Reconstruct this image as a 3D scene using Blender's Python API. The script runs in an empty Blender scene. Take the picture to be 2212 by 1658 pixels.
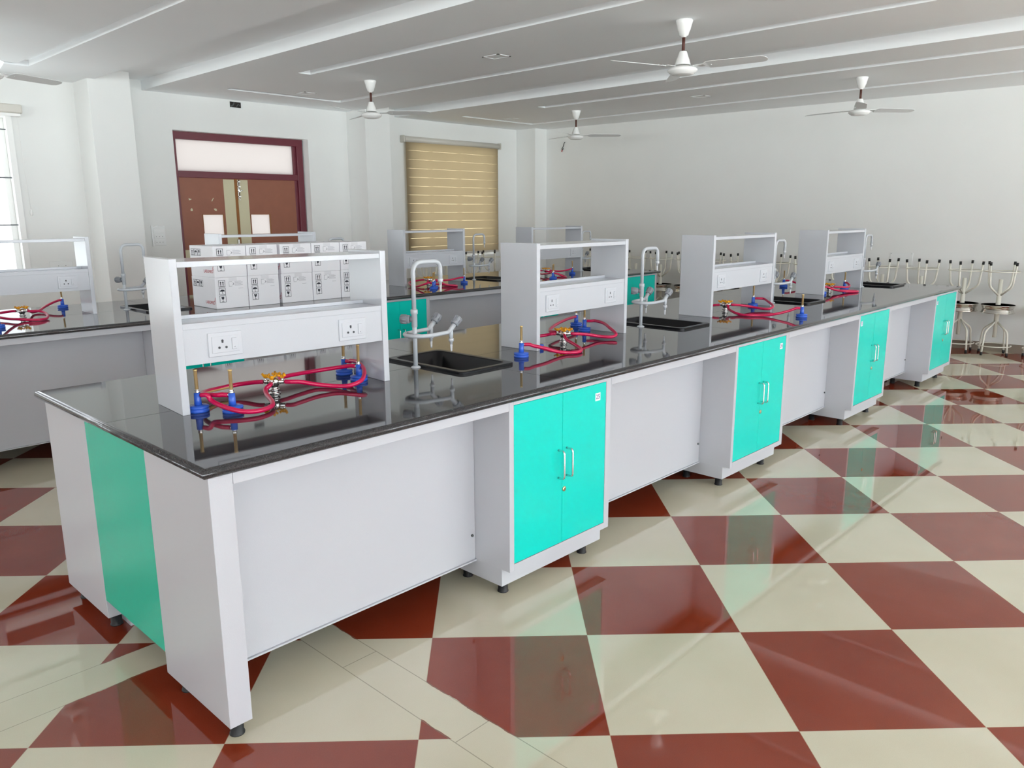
import bpy, bmesh, math, random
from mathutils import Vector, Matrix
random.seed(7)
S = bpy.context.scene
COL = S.collection
PI = math.pi

# ------------------------------------------------------------------ materials
def lin(c):
    c = c / 255.0
    return c / 12.92 if c <= 0.04045 else ((c + 0.055) / 1.055) ** 2.4
def rgb(r, g, b): return (lin(r), lin(g), lin(b), 1.0)
def mat(name, col, rough=0.5, metal=0.0, bump=None, bump_scale=200.0, var=0.0, var_scale=6.0, coat=0.0, spec=0.5, trans=0.0):
    m = bpy.data.materials.new(name); m.use_nodes = True
    nt = m.node_tree; b = nt.nodes['Principled BSDF']
    b.inputs['Base Color'].default_value = col
    b.inputs['Roughness'].default_value = rough
    b.inputs['Metallic'].default_value = metal
    b.inputs['Specular IOR Level'].default_value = spec
    b.inputs['Coat Weight'].default_value = coat
    b.inputs['Coat Roughness'].default_value = 0.05
    b.inputs['Transmission Weight'].default_value = trans
    if bump or var:
        tc = nt.nodes.new('ShaderNodeTexCoord')
    if bump:
        n = nt.nodes.new('ShaderNodeTexNoise'); n.inputs['Scale'].default_value = bump_scale
        n.inputs['Detail'].default_value = 2.0
        bp = nt.nodes.new('ShaderNodeBump'); bp.inputs['Strength'].default_value = bump
        bp.inputs['Distance'].default_value = 0.002
        nt.links.new(tc.outputs['Object'], n.inputs['Vector'])
        nt.links.new(n.outputs['Fac'], bp.inputs['Height'])
        nt.links.new(bp.outputs['Normal'], b.inputs['Normal'])
    if var:
        n = nt.nodes.new('ShaderNodeTexNoise'); n.inputs['Scale'].default_value = var_scale
        n.inputs['Detail'].default_value = 5.0
        mx = nt.nodes.new('ShaderNodeMix'); mx.data_type = 'RGBA'
        mx.inputs['A'].default_value = col
        mx.inputs['B'].default_value = tuple(max(0, c * (1 - var)) for c in col[:3]) + (1,)
        nt.links.new(tc.outputs['Object'], n.inputs['Vector'])
        nt.links.new(n.outputs['Fac'], mx.inputs['Factor'])
        nt.links.new(mx.outputs['Result'], b.inputs['Base Color'])
    return m

M = {}
M['wall'] = mat('wall_paint', rgb(232, 233, 231), 0.65, var=0.05, var_scale=2.5, bump=0.15, bump_scale=60)
M['ceil'] = mat('ceiling_paint', rgb(245, 248, 250), 0.75, var=0.04, var_scale=1.5)
M['lam'] = mat('white_powder_coat', rgb(196, 198, 204), 0.28, bump=0.12, bump_scale=330, var=0.02, var_scale=3)
M['lamr'] = mat('white_rack_board', rgb(199, 202, 208), 0.13, bump=0.09, bump_scale=260)
M['teal'] = mat('teal_powder_coat', rgb(0, 214, 198), 0.2, bump=0.05, bump_scale=300, spec=0.35)
M['teal_shaded'] = mat('teal_end_shaded', rgb(0, 190, 160), 0.22, bump=0.05, bump_scale=300, spec=0.3)  # the door teal again, darkened because the bench end gets less light
M['chrome'] = mat('chrome', (0.72, 0.72, 0.71, 1), 0.14, 1.0)
M['steel'] = mat('polished_steel', (0.72, 0.70, 0.66, 1), 0.2, 1.0)
M['brass'] = mat('brass', (0.86, 0.62, 0.27, 1), 0.42, 0.55)
M['lockm'] = mat('lock_brass', (0.7, 0.6, 0.35, 1), 0.3, 1.0)
M['black'] = mat('black_rubber', rgb(34, 34, 34), 0.5)
M['foot'] = mat('black_plastic_foot', rgb(28, 29, 31), 0.45)
M['sink'] = mat('black_polypropylene', rgb(14, 14, 18), 0.25, spec=0.3)
M['tapg'] = mat('grey_epoxy', rgb(196, 201, 206), 0.25)
M['knobg'] = mat('dark_grey_plastic', rgb(140, 144, 150), 0.4)
M['nozz'] = mat('pale_plastic', rgb(205, 208, 212), 0.3)
M['blue'] = mat('blue_plastic', rgb(50, 98, 205), 0.25)
M['hose'] = mat('red_rubber_hose', rgb(206, 0, 78), 0.28, coat=0.2)
M['hosemark'] = mat('hose_yellow_print', rgb(214, 170, 110), 0.4)
M['yellow'] = mat('yellow_handle', rgb(240, 165, 12), 0.3)
M['stool'] = mat('cream_enamel', rgb(226, 224, 212), 0.3)
M['plate'] = mat('white_switch_plastic', rgb(204, 207, 213), 0.15)
M['hole'] = mat('dark_pin_hole', rgb(60, 62, 66), 0.6)
M['gap'] = mat('dark_joint', rgb(30, 30, 30), 0.7)
M['fan'] = mat('white_fan_enamel', rgb(240, 240, 238), 0.25)
M['blade'] = mat('fan_blade_enamel', rgb(226, 228, 228), 0.35)
M['rod'] = mat('red_oxide_rod', rgb(96, 52, 42), 0.6, var=0.5, var_scale=60)
M['carton'] = mat('white_cardboard', rgb(246, 246, 250), 0.45, var=0.03, var_scale=4)
M['ink'] = mat('black_ink', rgb(42, 44, 56), 0.6)
M['inkg'] = mat('grey_ink', rgb(150, 150, 158), 0.6)
M['inkr'] = mat('red_ink', rgb(190, 45, 60), 0.6)
M['tape'] = mat('clear_tape', rgb(236, 236, 240), 0.12)
M['maroon'] = mat('maroon_paint', rgb(104, 34, 48), 0.35)
M['brown'] = mat('brown_laminate', rgb(152, 92, 68), 0.45, var=0.2, var_scale=9)
M['cream'] = mat('cream_laminate', rgb(204, 197, 164), 0.45)
M['orange'] = mat('orange_wood', rgb(150, 92, 28), 0.5, var=0.3, var_scale=20)
M['skirt'] = mat('skirting_tile', rgb(150, 138, 124), 0.2, var=0.1, var_scale=5)
M['white'] = mat('white_paint', rgb(238, 238, 236), 0.4)
M['alum'] = mat('window_aluminium', rgb(190, 180, 160), 0.35, 0.3)
M['rodb'] = mat('grille_bar', rgb(95, 98, 104), 0.5)
M['headrail'] = mat('blind_headrail', rgb(205, 201, 192), 0.35)
M['clear'] = mat('clear_plastic_wrap', rgb(240, 242, 242), 0.06, trans=0.0)
M['wire'] = mat('grey_wire', rgb(80, 84, 84), 0.5)
M['redw'] = mat('red_wire', rgb(175, 20, 30), 0.4)
M['vent'] = mat('pale_cover_plate', rgb(226, 228, 228), 0.6)
M['sticker'] = mat('white_sticker', rgb(240, 238, 246), 0.5)
M['inkv'] = mat('violet_ink', rgb(70, 62, 120), 0.6)
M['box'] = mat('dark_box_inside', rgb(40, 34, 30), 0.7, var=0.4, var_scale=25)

def frosted():
    m = bpy.data.materials.new('frosted_glass'); m.use_nodes = True
    nt = m.node_tree; nt.nodes.clear()
    o = nt.nodes.new('ShaderNodeOutputMaterial'); mx = nt.nodes.new('ShaderNodeMixShader')
    t = nt.nodes.new('ShaderNodeBsdfTranslucent'); t.inputs['Color'].default_value = (0.66, 0.62, 0.60, 1)
    g = nt.nodes.new('ShaderNodeBsdfPrincipled'); g.inputs['Base Color'].default_value = (0.8, 0.76, 0.74, 1); g.inputs['Roughness'].default_value = 0.2
    mx.inputs[0].default_value = 0.3
    nt.links.new(t.outputs[0], mx.inputs[1]); nt.links.new(g.outputs[0], mx.inputs[2]); nt.links.new(mx.outputs[0], o.inputs[0])
    return m
M['frost'] = frosted()

def blind_mat():
    # woven day/night fabric: dense beige bands, lighter sheer bands and open slits, repeating every 0.126 m
    m = bpy.data.materials.new('zebra_blind_fabric'); m.use_nodes = True
    nt = m.node_tree; nt.nodes.clear(); N = nt.nodes.new; L = nt.links.new
    o = N('ShaderNodeOutputMaterial'); tc = N('ShaderNodeTexCoord'); sp = N('ShaderNodeSeparateXYZ')
    L(tc.outputs['Object'], sp.inputs[0])
    d = N('ShaderNodeMath'); d.operation = 'DIVIDE'; d.inputs[1].default_value = 0.126; L(sp.outputs['Z'], d.inputs[0])
    a = N('ShaderNodeMath'); a.operation = 'ADD'; a.inputs[1].default_value = 40.0; L(d.outputs[0], a.inputs[0])
    fr = N('ShaderNodeMath'); fr.operation = 'FRACT'; L(a.outputs[0], fr.inputs[0])
    r1 = N('ShaderNodeValToRGB'); r1.color_ramp.interpolation = 'LINEAR'
    e = r1.color_ramp.elements
    e[0].position = 0.0; e[0].color = rgb(246, 238, 222)
    e[1].position = 0.42; e[1].color = rgb(245, 236, 219)
    x = e.new(0.5); x.color = rgb(190, 178, 156)
    x = e.new(0.8); x.color = rgb(193, 181, 159)
    x = e.new(0.9); x.color = rgb(246, 237, 220)
    t = N('ShaderNodeBsdfTranslucent'); L(r1.outputs[0], t.inputs['Color'])
    df = N('ShaderNodeBsdfDiffuse'); L(r1.outputs[0], df.inputs['Color'])
    mx = N('ShaderNodeMixShader'); mx.inputs[0].default_value = 0.21; L(t.outputs[0], mx.inputs[1]); L(df.outputs[0], mx.inputs[2])
    nz = N('ShaderNodeTexNoise'); nz.inputs['Scale'].default_value = 3.0; L(tc.outputs['Object'], nz.inputs['Vector'])
    th = N('ShaderNodeMapRange'); th.inputs['From Min'].default_value = 0.3; th.inputs['From Max'].default_value = 0.7
    th.inputs['To Min'].default_value = 0.985; th.inputs['To Max'].default_value = 0.955; L(nz.outputs['Fac'], th.inputs['Value'])
    gt = N('ShaderNodeMath'); gt.operation = 'GREATER_THAN'; L(fr.outputs[0], gt.inputs[0]); L(th.outputs[0], gt.inputs[1])
    tr = N('ShaderNodeBsdfTransparent'); tr.inputs['Color'].default_value = (0.95, 0.85, 0.66, 1)
    ml = N('ShaderNodeMath'); ml.operation = 'MULTIPLY'; ml.inputs[1].default_value = 0.65; L(gt.outputs[0], ml.inputs[0])
    m2 = N('ShaderNodeMixShader'); L(ml.outputs[0], m2.inputs[0]); L(mx.outputs[0], m2.inputs[1]); L(tr.outputs[0], m2.inputs[2])
    L(m2.outputs[0], o.inputs[0])
    return m
M['blind'] = blind_mat()

def granite():
    m = bpy.data.materials.new('black_granite'); m.use_nodes = True
    nt = m.node_tree; N = nt.nodes.new; L = nt.links.new; b = nt.nodes['Principled BSDF']
    tc = N('ShaderNodeTexCoord')
    v = N('ShaderNodeTexVoronoi'); v.inputs['Scale'].default_value = 420; L(tc.outputs['Object'], v.inputs['Vector'])
    n = N('ShaderNodeTexNoise'); n.inputs['Scale'].default_value = 420; n.inputs['Detail'].default_value = 2; L(tc.outputs['Object'], n.inputs['Vector'])
    r = N('ShaderNodeValToRGB'); r.color_ramp.elements[0].position = 0.42; r.color_ramp.elements[0].color = rgb(50, 50, 53)
    r.color_ramp.elements[1].position = 0.75; r.color_ramp.elements[1].color = rgb(98, 98, 101)
    L(n.outputs['Fac'], r.inputs[0])
    mx = N('ShaderNodeMix'); mx.data_type = 'RGBA'; mx.inputs['B'].default_value = rgb(38, 38, 41)
    r2 = N('ShaderNodeMapRange'); r2.inputs['From Min'].default_value = 0.0; r2.inputs['From Max'].default_value = 1.0; L(v.outputs['Color'], r2.inputs['Value'])
    L(r2.outputs[0], mx.inputs['Factor']); L(r.outputs[0], mx.inputs['A'])
    L(mx.outputs['Result'], b.inputs['Base Color'])
    b.inputs['Roughness'].default_value = 0.045; b.inputs['Specular IOR Level'].default_value = 0.8
    return m
M['granite'] = granite()

TX, TY, TA, TS = 0.8625, -0.7934, 0.786, 0.599
def floor_mat():
    m = bpy.data.materials.new('polished_checker_tiles'); m.use_nodes = True
    nt = m.node_tree; N = nt.nodes.new; L = nt.links.new; b = nt.nodes['Principled BSDF']
    tc = N('ShaderNodeTexCoord'); sp = N('ShaderNodeSeparateXYZ'); L(tc.outputs['Object'], sp.inputs[0])
    def math_(op, a, bb=None):
        n = N('ShaderNodeMath'); n.operation = op
        for k, q in enumerate((a, bb)):
            if q is None: continue
            if isinstance(q, (int, float)): n.inputs[k].default_value = q
            else: L(q, n.inputs[k])
        return n.outputs[0]
    X = math_('SUBTRACT', sp.outputs['X'], TX); Y = math_('SUBTRACT', sp.outputs['Y'], TY)
    c, s = math.cos(TA) / TS, math.sin(TA) / TS
    I = math_('ADD', math_('MULTIPLY', X, s), math_('MULTIPLY', Y, -c))
    J = math_('ADD', math_('MULTIPLY', X, c), math_('MULTIPLY', Y, s))
    par = math_('MODULO', math_('ADD', math_('ADD', math_('FLOOR', I), math_('FLOOR', J)), 100), 2.0)
    par = math_('GREATER_THAN', par, 0.5)
    # cream strips laid over the service trenches
    nz = N('ShaderNodeTexNoise'); nz.inputs['Scale'].default_value = 9.0; nz.inputs['Detail'].default_value = 6.0; L(tc.outputs['Object'], nz.inputs['Vector'])
    wob = math_('MULTIPLY', math_('SUBTRACT', nz.outputs['Fac'], 0.5), 0.028)
    def band(p, lo, hi, w=True):
        p2 = math_('ADD', p, wob) if w else p
        return math_('MULTIPLY', math_('GREATER_THAN', p2, lo), math_('LESS_THAN', p2, hi))
    sy = math_('MULTIPLY', band(sp.outputs['X'], 0.508, 0.655), math_('LESS_THAN', sp.outputs['Y'], 0.8))
    sx = math_('MULTIPLY', band(sp.outputs['Y'], 0.63, 0.80), math_('LESS_THAN', sp.outputs['X'], 0.66))
    strip = math_('MAXIMUM', sy, sx)
    red = math_('MULTIPLY', par, math_('SUBTRACT', 1.0, strip))
    # tone variation
    n2 = N('ShaderNodeTexNoise'); n2.inputs['Scale'].default_value = 2.2; n2.inputs['Detail'].default_value = 6.0; L(tc.outputs['Object'], n2.inputs['Vector'])
    n3 = N('ShaderNodeTexNoise'); n3.inputs['Scale'].default_value = 420; L(tc.outputs['Object'], n3.inputs['Vector'])
    def ramp(src, p0, c0, p1, c1):
        r = N('ShaderNodeValToRGB'); r.color_ramp.elements[0].position = p0; r.color_ramp.elements[0].color = c0
        r.color_ramp.elements[1].position = p1; r.color_ramp.elements[1].color = c1; L(src, r.inputs[0]); return r.outputs[0]
    sm = math_('ADD', math_('MULTIPLY', n2.outputs['Fac'], 0.6), math_('MULTIPLY', n3.outputs['Fac'], 0.4))
    cr = ramp(sm, 0.3, rgb(204, 198, 174), 0.7, rgb(217, 212, 192))
    rd = ramp(sm, 0.3, rgb(124, 44, 24), 0.7, rgb(146, 62, 38))
    def mixc(f, a, bb):
        x = N('ShaderNodeMix'); x.data_type = 'RGBA'; L(f, x.inputs['Factor'])
        for q, nm in ((a, 'A'), (bb, 'B')):
            if isinstance(q, tuple): x.inputs[nm].default_value = q
            else: L(q, x.inputs[nm])
        return x.outputs['Result']
    colr = mixc(red, cr, rd)
    # joints
    def line(p, at, w): return math_('LESS_THAN', math_('ABSOLUTE', math_('SUBTRACT', p, at)), w)
    ji = math_('MINIMUM', math_('FRACT', I), math_('SUBTRACT', 1.0, math_('FRACT', I)))
    jj = math_('MINIMUM', math_('FRACT', J), math_('SUBTRACT', 1.0, math_('FRACT', J)))
    jt = math_('MULTIPLY', math_('LESS_THAN', math_('MINIMUM', ji, jj), 0.0022), math_('SUBTRACT', 1.0, strip))
    colr = mixc(math_('MULTIPLY', jt, 0.35), colr, rgb(176, 150, 125))
    ed = math_('MULTIPLY', math_('MAXIMUM', line(sp.outputs['X'], 0.507, 0.0018), line(sp.outputs['X'], 0.656, 0.0018)), math_('LESS_THAN', sp.outputs['Y'], 0.8))
    yj = math_('MULTIPLY', math_('LESS_THAN', math_('ABSOLUTE', math_('SUBTRACT', math_('FRACT', math_('DIVIDE', math_('ADD', sp.outputs['Y'], 60.164), 0.6)), 0.5)), 0.003),
               math_('MULTIPLY', band(sp.outputs['X'], 0.508, 0.655, False), math_('LESS_THAN', sp.outputs['Y'], 0.8)))
    ex = math_('MULTIPLY', math_('MAXIMUM', line(sp.outputs['Y'], 0.629, 0.0016), line(sp.outputs['Y'], 0.801, 0.0016)), math_('LESS_THAN', sp.outputs['X'], 0.5))
    ed = math_('MAXIMUM', ed, ex)
    colr = mixc(math_('MULTIPLY', math_('MAXIMUM', ed, yj), 0.55), colr, rgb(120, 112, 95))
    # specks of dirt and dried paint
    v = N('ShaderNodeTexVoronoi'); v.inputs['Scale'].default_value = 2.3; L(tc.outputs['Object'], v.inputs['Vector'])
    sepc = N('ShaderNodeSeparateColor'); L(v.outputs['Color'], sepc.inputs[0])
    spk = math_('MULTIPLY', math_('LESS_THAN', v.outputs['Distance'], 0.02), math_('GREATER_THAN', sepc.outputs[0], 0.62))
    colr = mixc(math_('MULTIPLY', spk, 0.6), colr, rgb(60, 55, 45))
    L(colr, b.inputs['Base Color'])
    rr = N('ShaderNodeMapRange'); rr.inputs['To Min'].default_value = 0.012; rr.inputs['To Max'].default_value = 0.04; L(n2.outputs['Fac'], rr.inputs['Value'])
    L(rr.outputs[0], b.inputs['Roughness'])
    b.inputs['Specular IOR Level'].default_value = 0.9
    return m
M['floor'] = floor_mat()

# ------------------------------------------------------------------ mesh helpers
class MB:
    def __init__(s): s.v = []; s.f = []; s.m = []; s.s = []
    def add(s, vs, fs, m=0, smooth=False):
        b = len(s.v); s.v += [tuple(v) for v in vs]
        for f in fs:
            s.f.append(tuple(b + i for i in f)); s.m.append(m); s.s.append(smooth)
        return s
    def box(s, x0, y0, z0, x1, y1, z1, m=0, bev=0.0, seg=2):
        if bev <= 0:
            v = [(x, y, z) for z in (z0, z1) for y in (y0, y1) for x in (x0, x1)]
            return s.add(v, [(0, 2, 3, 1), (4, 5, 7, 6), (0, 1, 5, 4), (2, 6, 7, 3), (0, 4, 6, 2), (1, 3, 7, 5)], m)
        bm = bmesh.new(); bmesh.ops.create_cube(bm, size=1)
        for q in bm.verts:
            q.co = Vector((x0 + (q.co.x + .5) * (x1 - x0), y0 + (q.co.y + .5) * (y1 - y0), z0 + (q.co.z + .5) * (z1 - z0)))
        bmesh.ops.bevel(bm, geom=list(bm.edges), offset=bev, segments=seg, affect='EDGES', profile=0.5)
        bm.verts.index_update()
        s.add([q.co[:] for q in bm.verts], [[q.index for q in f.verts] for f in bm.faces], m, False); bm.free(); return s
    def quad(s, a, b, c, d, m=0): return s.add([a, b, c, d], [(0, 1, 2, 3)], m)
    def tube(s, pts, r, n=10, m=0, caps=True, closed=False):
        P = [Vector(p) for p in pts]; k = len(P)
        R = r if isinstance(r, (list, tuple)) else [r] * k
        T = []
        for i in range(k):
            if closed: t = P[(i + 1) % k] - P[i - 1]
            else: t = P[min(i + 1, k - 1)] - P[max(i - 1, 0)]
            T.append(t.normalized())
        up = Vector((0, 0, 1)) if abs(T[0].z) < 0.9 else Vector((1, 0, 0))
        nrm = (up - T[0] * up.dot(T[0])).normalized(); vs = []
        for i in range(k):
            nrm = nrm - T[i] * nrm.dot(T[i]); nrm.normalize(); bi = T[i].cross(nrm)
            for j in range(n):
                a = 2 * PI * j / n; vs.append(P[i] + (nrm * math.cos(a) + bi * math.sin(a)) * R[i])
        fs = []
        for i in range(k if closed else k - 1):
            i2 = (i + 1) % k
            for j in range(n): fs.append((i * n + j, i * n + (j + 1) % n, i2 * n + (j + 1) % n, i2 * n + j))
        s.add(vs, fs, m, True)
        if caps and not closed:
            b = len(s.v) - len(vs)
            s.f.append(tuple(b + j for j in range(n - 1, -1, -1))); s.m.append(m); s.s.append(False)
            s.f.append(tuple(b + (k - 1) * n + j for j in range(n))); s.m.append(m); s.s.append(False)
        return s
    def cyl(s, p, q, r0, r1=None, n=16, m=0): return s.tube([p, q], [r0, r0 if r1 is None else r1], n, m)
    def lathe(s, c, prof, n=24, m=0, smooth=True):
        vs = []; fs = []; k = len(prof)
        for r, z in prof:
            for j in range(n):
                a = 2 * PI * j / n; vs.append((c[0] + r * math.cos(a), c[1] + r * math.sin(a), c[2] + z))
        for i in range(k - 1):
            for j in range(n): fs.append((i * n + j, i * n + (j + 1) % n, (i + 1) * n + (j + 1) % n, (i + 1) * n + j))
        s.add(vs, fs, m, smooth)
        b = len(s.v) - len(vs)
        if prof[0][0] > 1e-5: s.f.append(tuple(b + j for j in range(n - 1, -1, -1))); s.m.append(m); s.s.append(False)
        if prof[-1][0] > 1e-5: s.f.append(tuple(b + (k - 1) * n + j for j in range(n))); s.m.append(m); s.s.append(False)
        return s
    def prism(s, poly, fn, h0, h1, m=0):
        k = len(poly); vs = [fn(x, y, h0) for x, y in poly] + [fn(x, y, h1) for x, y in poly]
        fs = [tuple(range(k - 1, -1, -1)), tuple(range(k, 2 * k))] + [(i, (i + 1) % k, k + (i + 1) % k, k + i) for i in range(k)]
        return s.add(vs, fs, m)
    def xf(s, mtx):
        s.v = [tuple(mtx @ Vector(v)) for v in s.v]; return s
    def mesh(s, name, mats):
        me = bpy.data.meshes.new(name); me.from_pydata(s.v, [], s.f)
        for q in mats: me.materials.append(M[q])
        me.polygons.foreach_set('material_index', s.m); me.polygons.foreach_set('use_smooth', s.s)
        me.update(); return me

def obj(name, mb, mats, parent=None, loc=None, rot=0.0, label=None):
    if isinstance(mats, str): mats = [mats]
    me = mb.mesh(name, mats)
    o = bpy.data.objects.new(name, me); COL.objects.link(o)
    if loc: o.location = loc
    if rot: o.rotation_euler = (0, 0, rot)
    if parent: o.parent = parent
    if label: o['label'] = label
    return o
def tag(o, label, cat, group=None):
    o['label'] = label; o['category'] = cat
    if group: o['group'] = group
    return o
def thing(name, label, cat, loc=(0, 0, 0), rot=0.0, group=None):
    o = bpy.data.objects.new(name, None); COL.objects.link(o); o.empty_display_size = 0.05
    o.location = loc; o.rotation_euler = (0, 0, rot); return tag(o, label, cat, group)
def struct(name, mb, mats, parent=None, label=None):
    o = obj(name, mb, mats, parent)
    if not parent:
        o['kind'] = 'structure'
        if label: o['label'] = label
    return o
def dup(root, loc, rot, label, group=None, flip=False):
    r = root.copy(); COL.objects.link(r); r.location = loc
    r.rotation_euler = (PI if flip else 0, 0, rot); r['label'] = label
    if group: r['group'] = group
    for ch in list(root.children):
        c = ch.copy(); COL.objects.link(c); c.parent = r
        for g in list(ch.children):
            d = g.copy(); COL.objects.link(d); d.parent = c
    return r
def catmull(P, per=7):
    P = [Vector(p) for p in P]; Q = [P[0] * 2 - P[1]] + P + [P[-1] * 2 - P[-2]]; out = []
    for i in range(1, len(Q) - 2):
        a, b, c, d = Q[i - 1:i + 3]
        for k in range(per):
            t = k / per
            out.append(0.5 * ((2 * b) + (c - a) * t + (2 * a - 5 * b + 4 * c - d) * t * t + (3 * b - a - 3 * c + d) * t ** 3))
    out.append(P[-1]); return out
def arc_corner(pts, rad, n=6):
    """round the inner corners of a polyline"""
    P = [Vector(p) for p in pts]; out = [P[0]]
    for i in range(1, len(P) - 1):
        a = (P[i - 1] - P[i]); b = (P[i + 1] - P[i]); r = min(rad, a.length * .49, b.length * .49)
        p0 = P[i] + a.normalized() * r; p1 = P[i] + b.normalized() * r
        for k in range(n + 1):
            t = k / n; out.append(p0 * (1 - t) ** 2 + P[i] * 2 * t * (1 - t) + p1 * t * t)
    out.append(P[-1]); return out

# ------------------------------------------------------------------ room
ZC = 2.956; YW = 7.22; XL = -15.0; YF = -8.4
def xw(y): return 9.555 - 0.0415 * y            # the far right wall stands slightly askew
mb = MB(); mb.add([(XL, YF, 0), (xw(YF), YF, 0), (xw(YW), YW, 0), (XL, YW, 0), (XL, YF, -.1), (xw(YF), YF, -.1), (xw(YW), YW, -.1), (XL, YW, -.1)],
       [(0, 1, 2, 3), (7, 6, 5, 4), (0, 4, 5, 1), (1, 5, 6, 2), (2, 6, 7, 3), (3, 7, 4, 0)])
struct('floor', mb, 'floor')

def wall_with_holes(name, axis, at, thick, a0, a1, holes, z1=3.2):
    mb = MB(); cuts = sorted({a0, a1} | {h[0] for h in holes} | {h[1] for h in holes})
    def bx(u0, u1, z0, zz):
        if axis == 'y': mb.box(u0, min(at, at + thick), z0, u1, max(at, at + thick), zz)
        else: mb.box(min(at, at + thick), u0, z0, max(at, at + thick), u1, zz)
    for u0, u1 in zip(cuts[:-1], cuts[1:]):
        hs = [h for h in holes if h[0] <= u0 and h[1] >= u1]
        if not hs: bx(u0, u1, 0, z1)
        else:
            h = hs[0]
            if h[2] > 0: bx(u0, u1, 0, h[2])
            bx(u0, u1, h[3], z1)
    return struct(name, mb, 'wall')
WIN3 = (-3.6, -1.5, .42, 2.57); ADDED_WIN4 = (-7.8, -5.7, .95, 2.57); ADDED_WIN5 = (-11.3, -9.2, .95, 2.57); ADDED_WIN6 = (-14.6, -12.6, .95, 2.57); WIN2 = (-.55, 1.57, .95, 2.57); DOOR = (3.22, 5.0, 0, 2.56); WIN1 = (6.68, 8.44, .95, 2.6)  # the openings farthest left are added out of view for more daylight
wall_with_holes('wall_back', 'y', YW, .24, XL, 9.6, [ADDED_WIN6, ADDED_WIN5, ADDED_WIN4, WIN3, WIN2, DOOR, WIN1])
ADDED_FW = [(-14.2 + 3.42 * k, -11.6 + 3.42 * k, .9, 2.85) for k in range(2, 7)]  # unseen windows behind the camera, added to supply daylight
wall_with_holes('wall_front', 'y', YF, -.24, XL, 10.4, ADDED_FW)
ADDED_LW = [(-7.4 + 3.5 * k, -4.7 + 3.5 * k, .6, 2.7) for k in range(3)]  # unseen windows on the left, added to brighten the right wall
wall_with_holes('wall_left', 'x', XL, -.24, YF, YW, ADDED_LW)
mb = MB(); a, b = (xw(YF), YF), (xw(YW), YW)
mb.add([(a[0], a[1], 0), (b[0], b[1], 0), (b[0], b[1], 3.2), (a[0], a[1], 3.2), (a[0] + .24, a[1], 0), (b[0] + .24, b[1], 0), (b[0] + .24, b[1], 3.2), (a[0] + .24, a[1], 3.2)],
       [(0, 1, 2, 3), (7, 6, 5, 4), (3, 2, 6, 7), (0, 3, 7, 4), (1, 5, 6, 2)])
struct('wall_right', mb, 'wall')
mb = MB()
mb.add([(xw(YF) - .012, YF, 0), (xw(6.8) - .012, 6.8, 0), (xw(6.8) - .012, 6.8, .1), (xw(YF) - .012, YF, .1), (xw(YF), YF, .1), (xw(6.8), 6.8, .1)],
       [(0, 3, 2, 1), (3, 4, 5, 2)])
struct('baseboard_right', mb, 'skirt')
for k, (x0, x1) in enumerate(((-1.25, -.85), (2.21, 2.63), (5.62, 6.03), (8.99, 9.3))):
    struct('column', MB().box(x0, 6.8, 0, x1, YW + .01, 3.15, bev=.004), 'wall',
           label=['white square column left of the tall barred window', 'white square column between the barred window and the door', 'white square column between the door and the beige blind', 'white column in the far corner by the stools'][k])
# skirting of the back wall
mb = MB()
for x0, x1 in ((XL, -1.25), (-.85, 2.21), (2.63, 3.22), (5.0, 5.62), (6.03, 8.99)): mb.box(x0, YW - .012, 0, x1, YW, .1)
struct('baseboard_back', mb, 'skirt')

# ceiling: gypsum panels with grooves, higher channels between the bays
xs_sl = [(-16.0, -11.55), (-10.92, -8.09), (-7.46, -4.63), (-4.0, -1.17), (-.54, 2.285), (2.915, 5.74), (6.45, 11.0)]
def ceil_h(x, y):
    for k, (a0, a1) in enumerate(xs_sl):
        if a0 <= x <= a1:
            c = [None, -9.5, -6.05, -2.62, .86, 4.295, 7.83][k]
            if c is None: return ZC
            lo, hi = c - .745, c + .745
            if lo < x < lo + .14 and -7.8 < y < 5.05: return ZC + .05
            if hi - .12 < x < hi and -7.8 < y < 6.5: return ZC + .05
            if lo < x < hi and 6.38 < y < 6.5: return ZC + .05
            return ZC
    return ZC + .105
gx = sorted({XL, 10.1} | {q for s_ in xs_sl for q in s_ if XL < q < 10.1} | {c + d for c in (-9.5, -6.05, -2.62, .86, 4.295, 7.83) for d in (-.745, -.605, .625, .745)})
gy = [YF, -7.8, 5.05, 6.38, 6.5, YW]
mb = MB(); H = {}
for i in range(len(gx) - 1):
    for j in range(len(gy) - 1):
        h = ceil_h((gx[i] + gx[i + 1]) / 2, (gy[j] + gy[j + 1]) / 2); H[i, j] = h
        mb.quad((gx[i], gy[j], h), (gx[i], gy[j + 1], h), (gx[i + 1], gy[j + 1], h), (gx[i + 1], gy[j], h))
for (i, j), h in H.items():
    if (i + 1, j) in H and abs(H[i + 1, j] - h) > 1e-4:
        x = gx[i + 1]; h2 = H[i + 1, j]; mb.quad((x, gy[j], h), (x, gy[j + 1], h), (x, gy[j + 1], h2), (x, gy[j], h2))
    if (i, j + 1) in H and abs(H[i, j + 1] - h) > 1e-4:
        y = gy[j + 1]; h2 = H[i, j + 1]; mb.quad((gx[i], y, h), (gx[i + 1], y, h), (gx[i + 1], y, h2), (gx[i], y, h2))
mb.box(XL - .2, YF - .2, 3.16, 10.5, YW + .2, 3.26)
struct('ceiling', mb, 'ceil')

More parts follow.
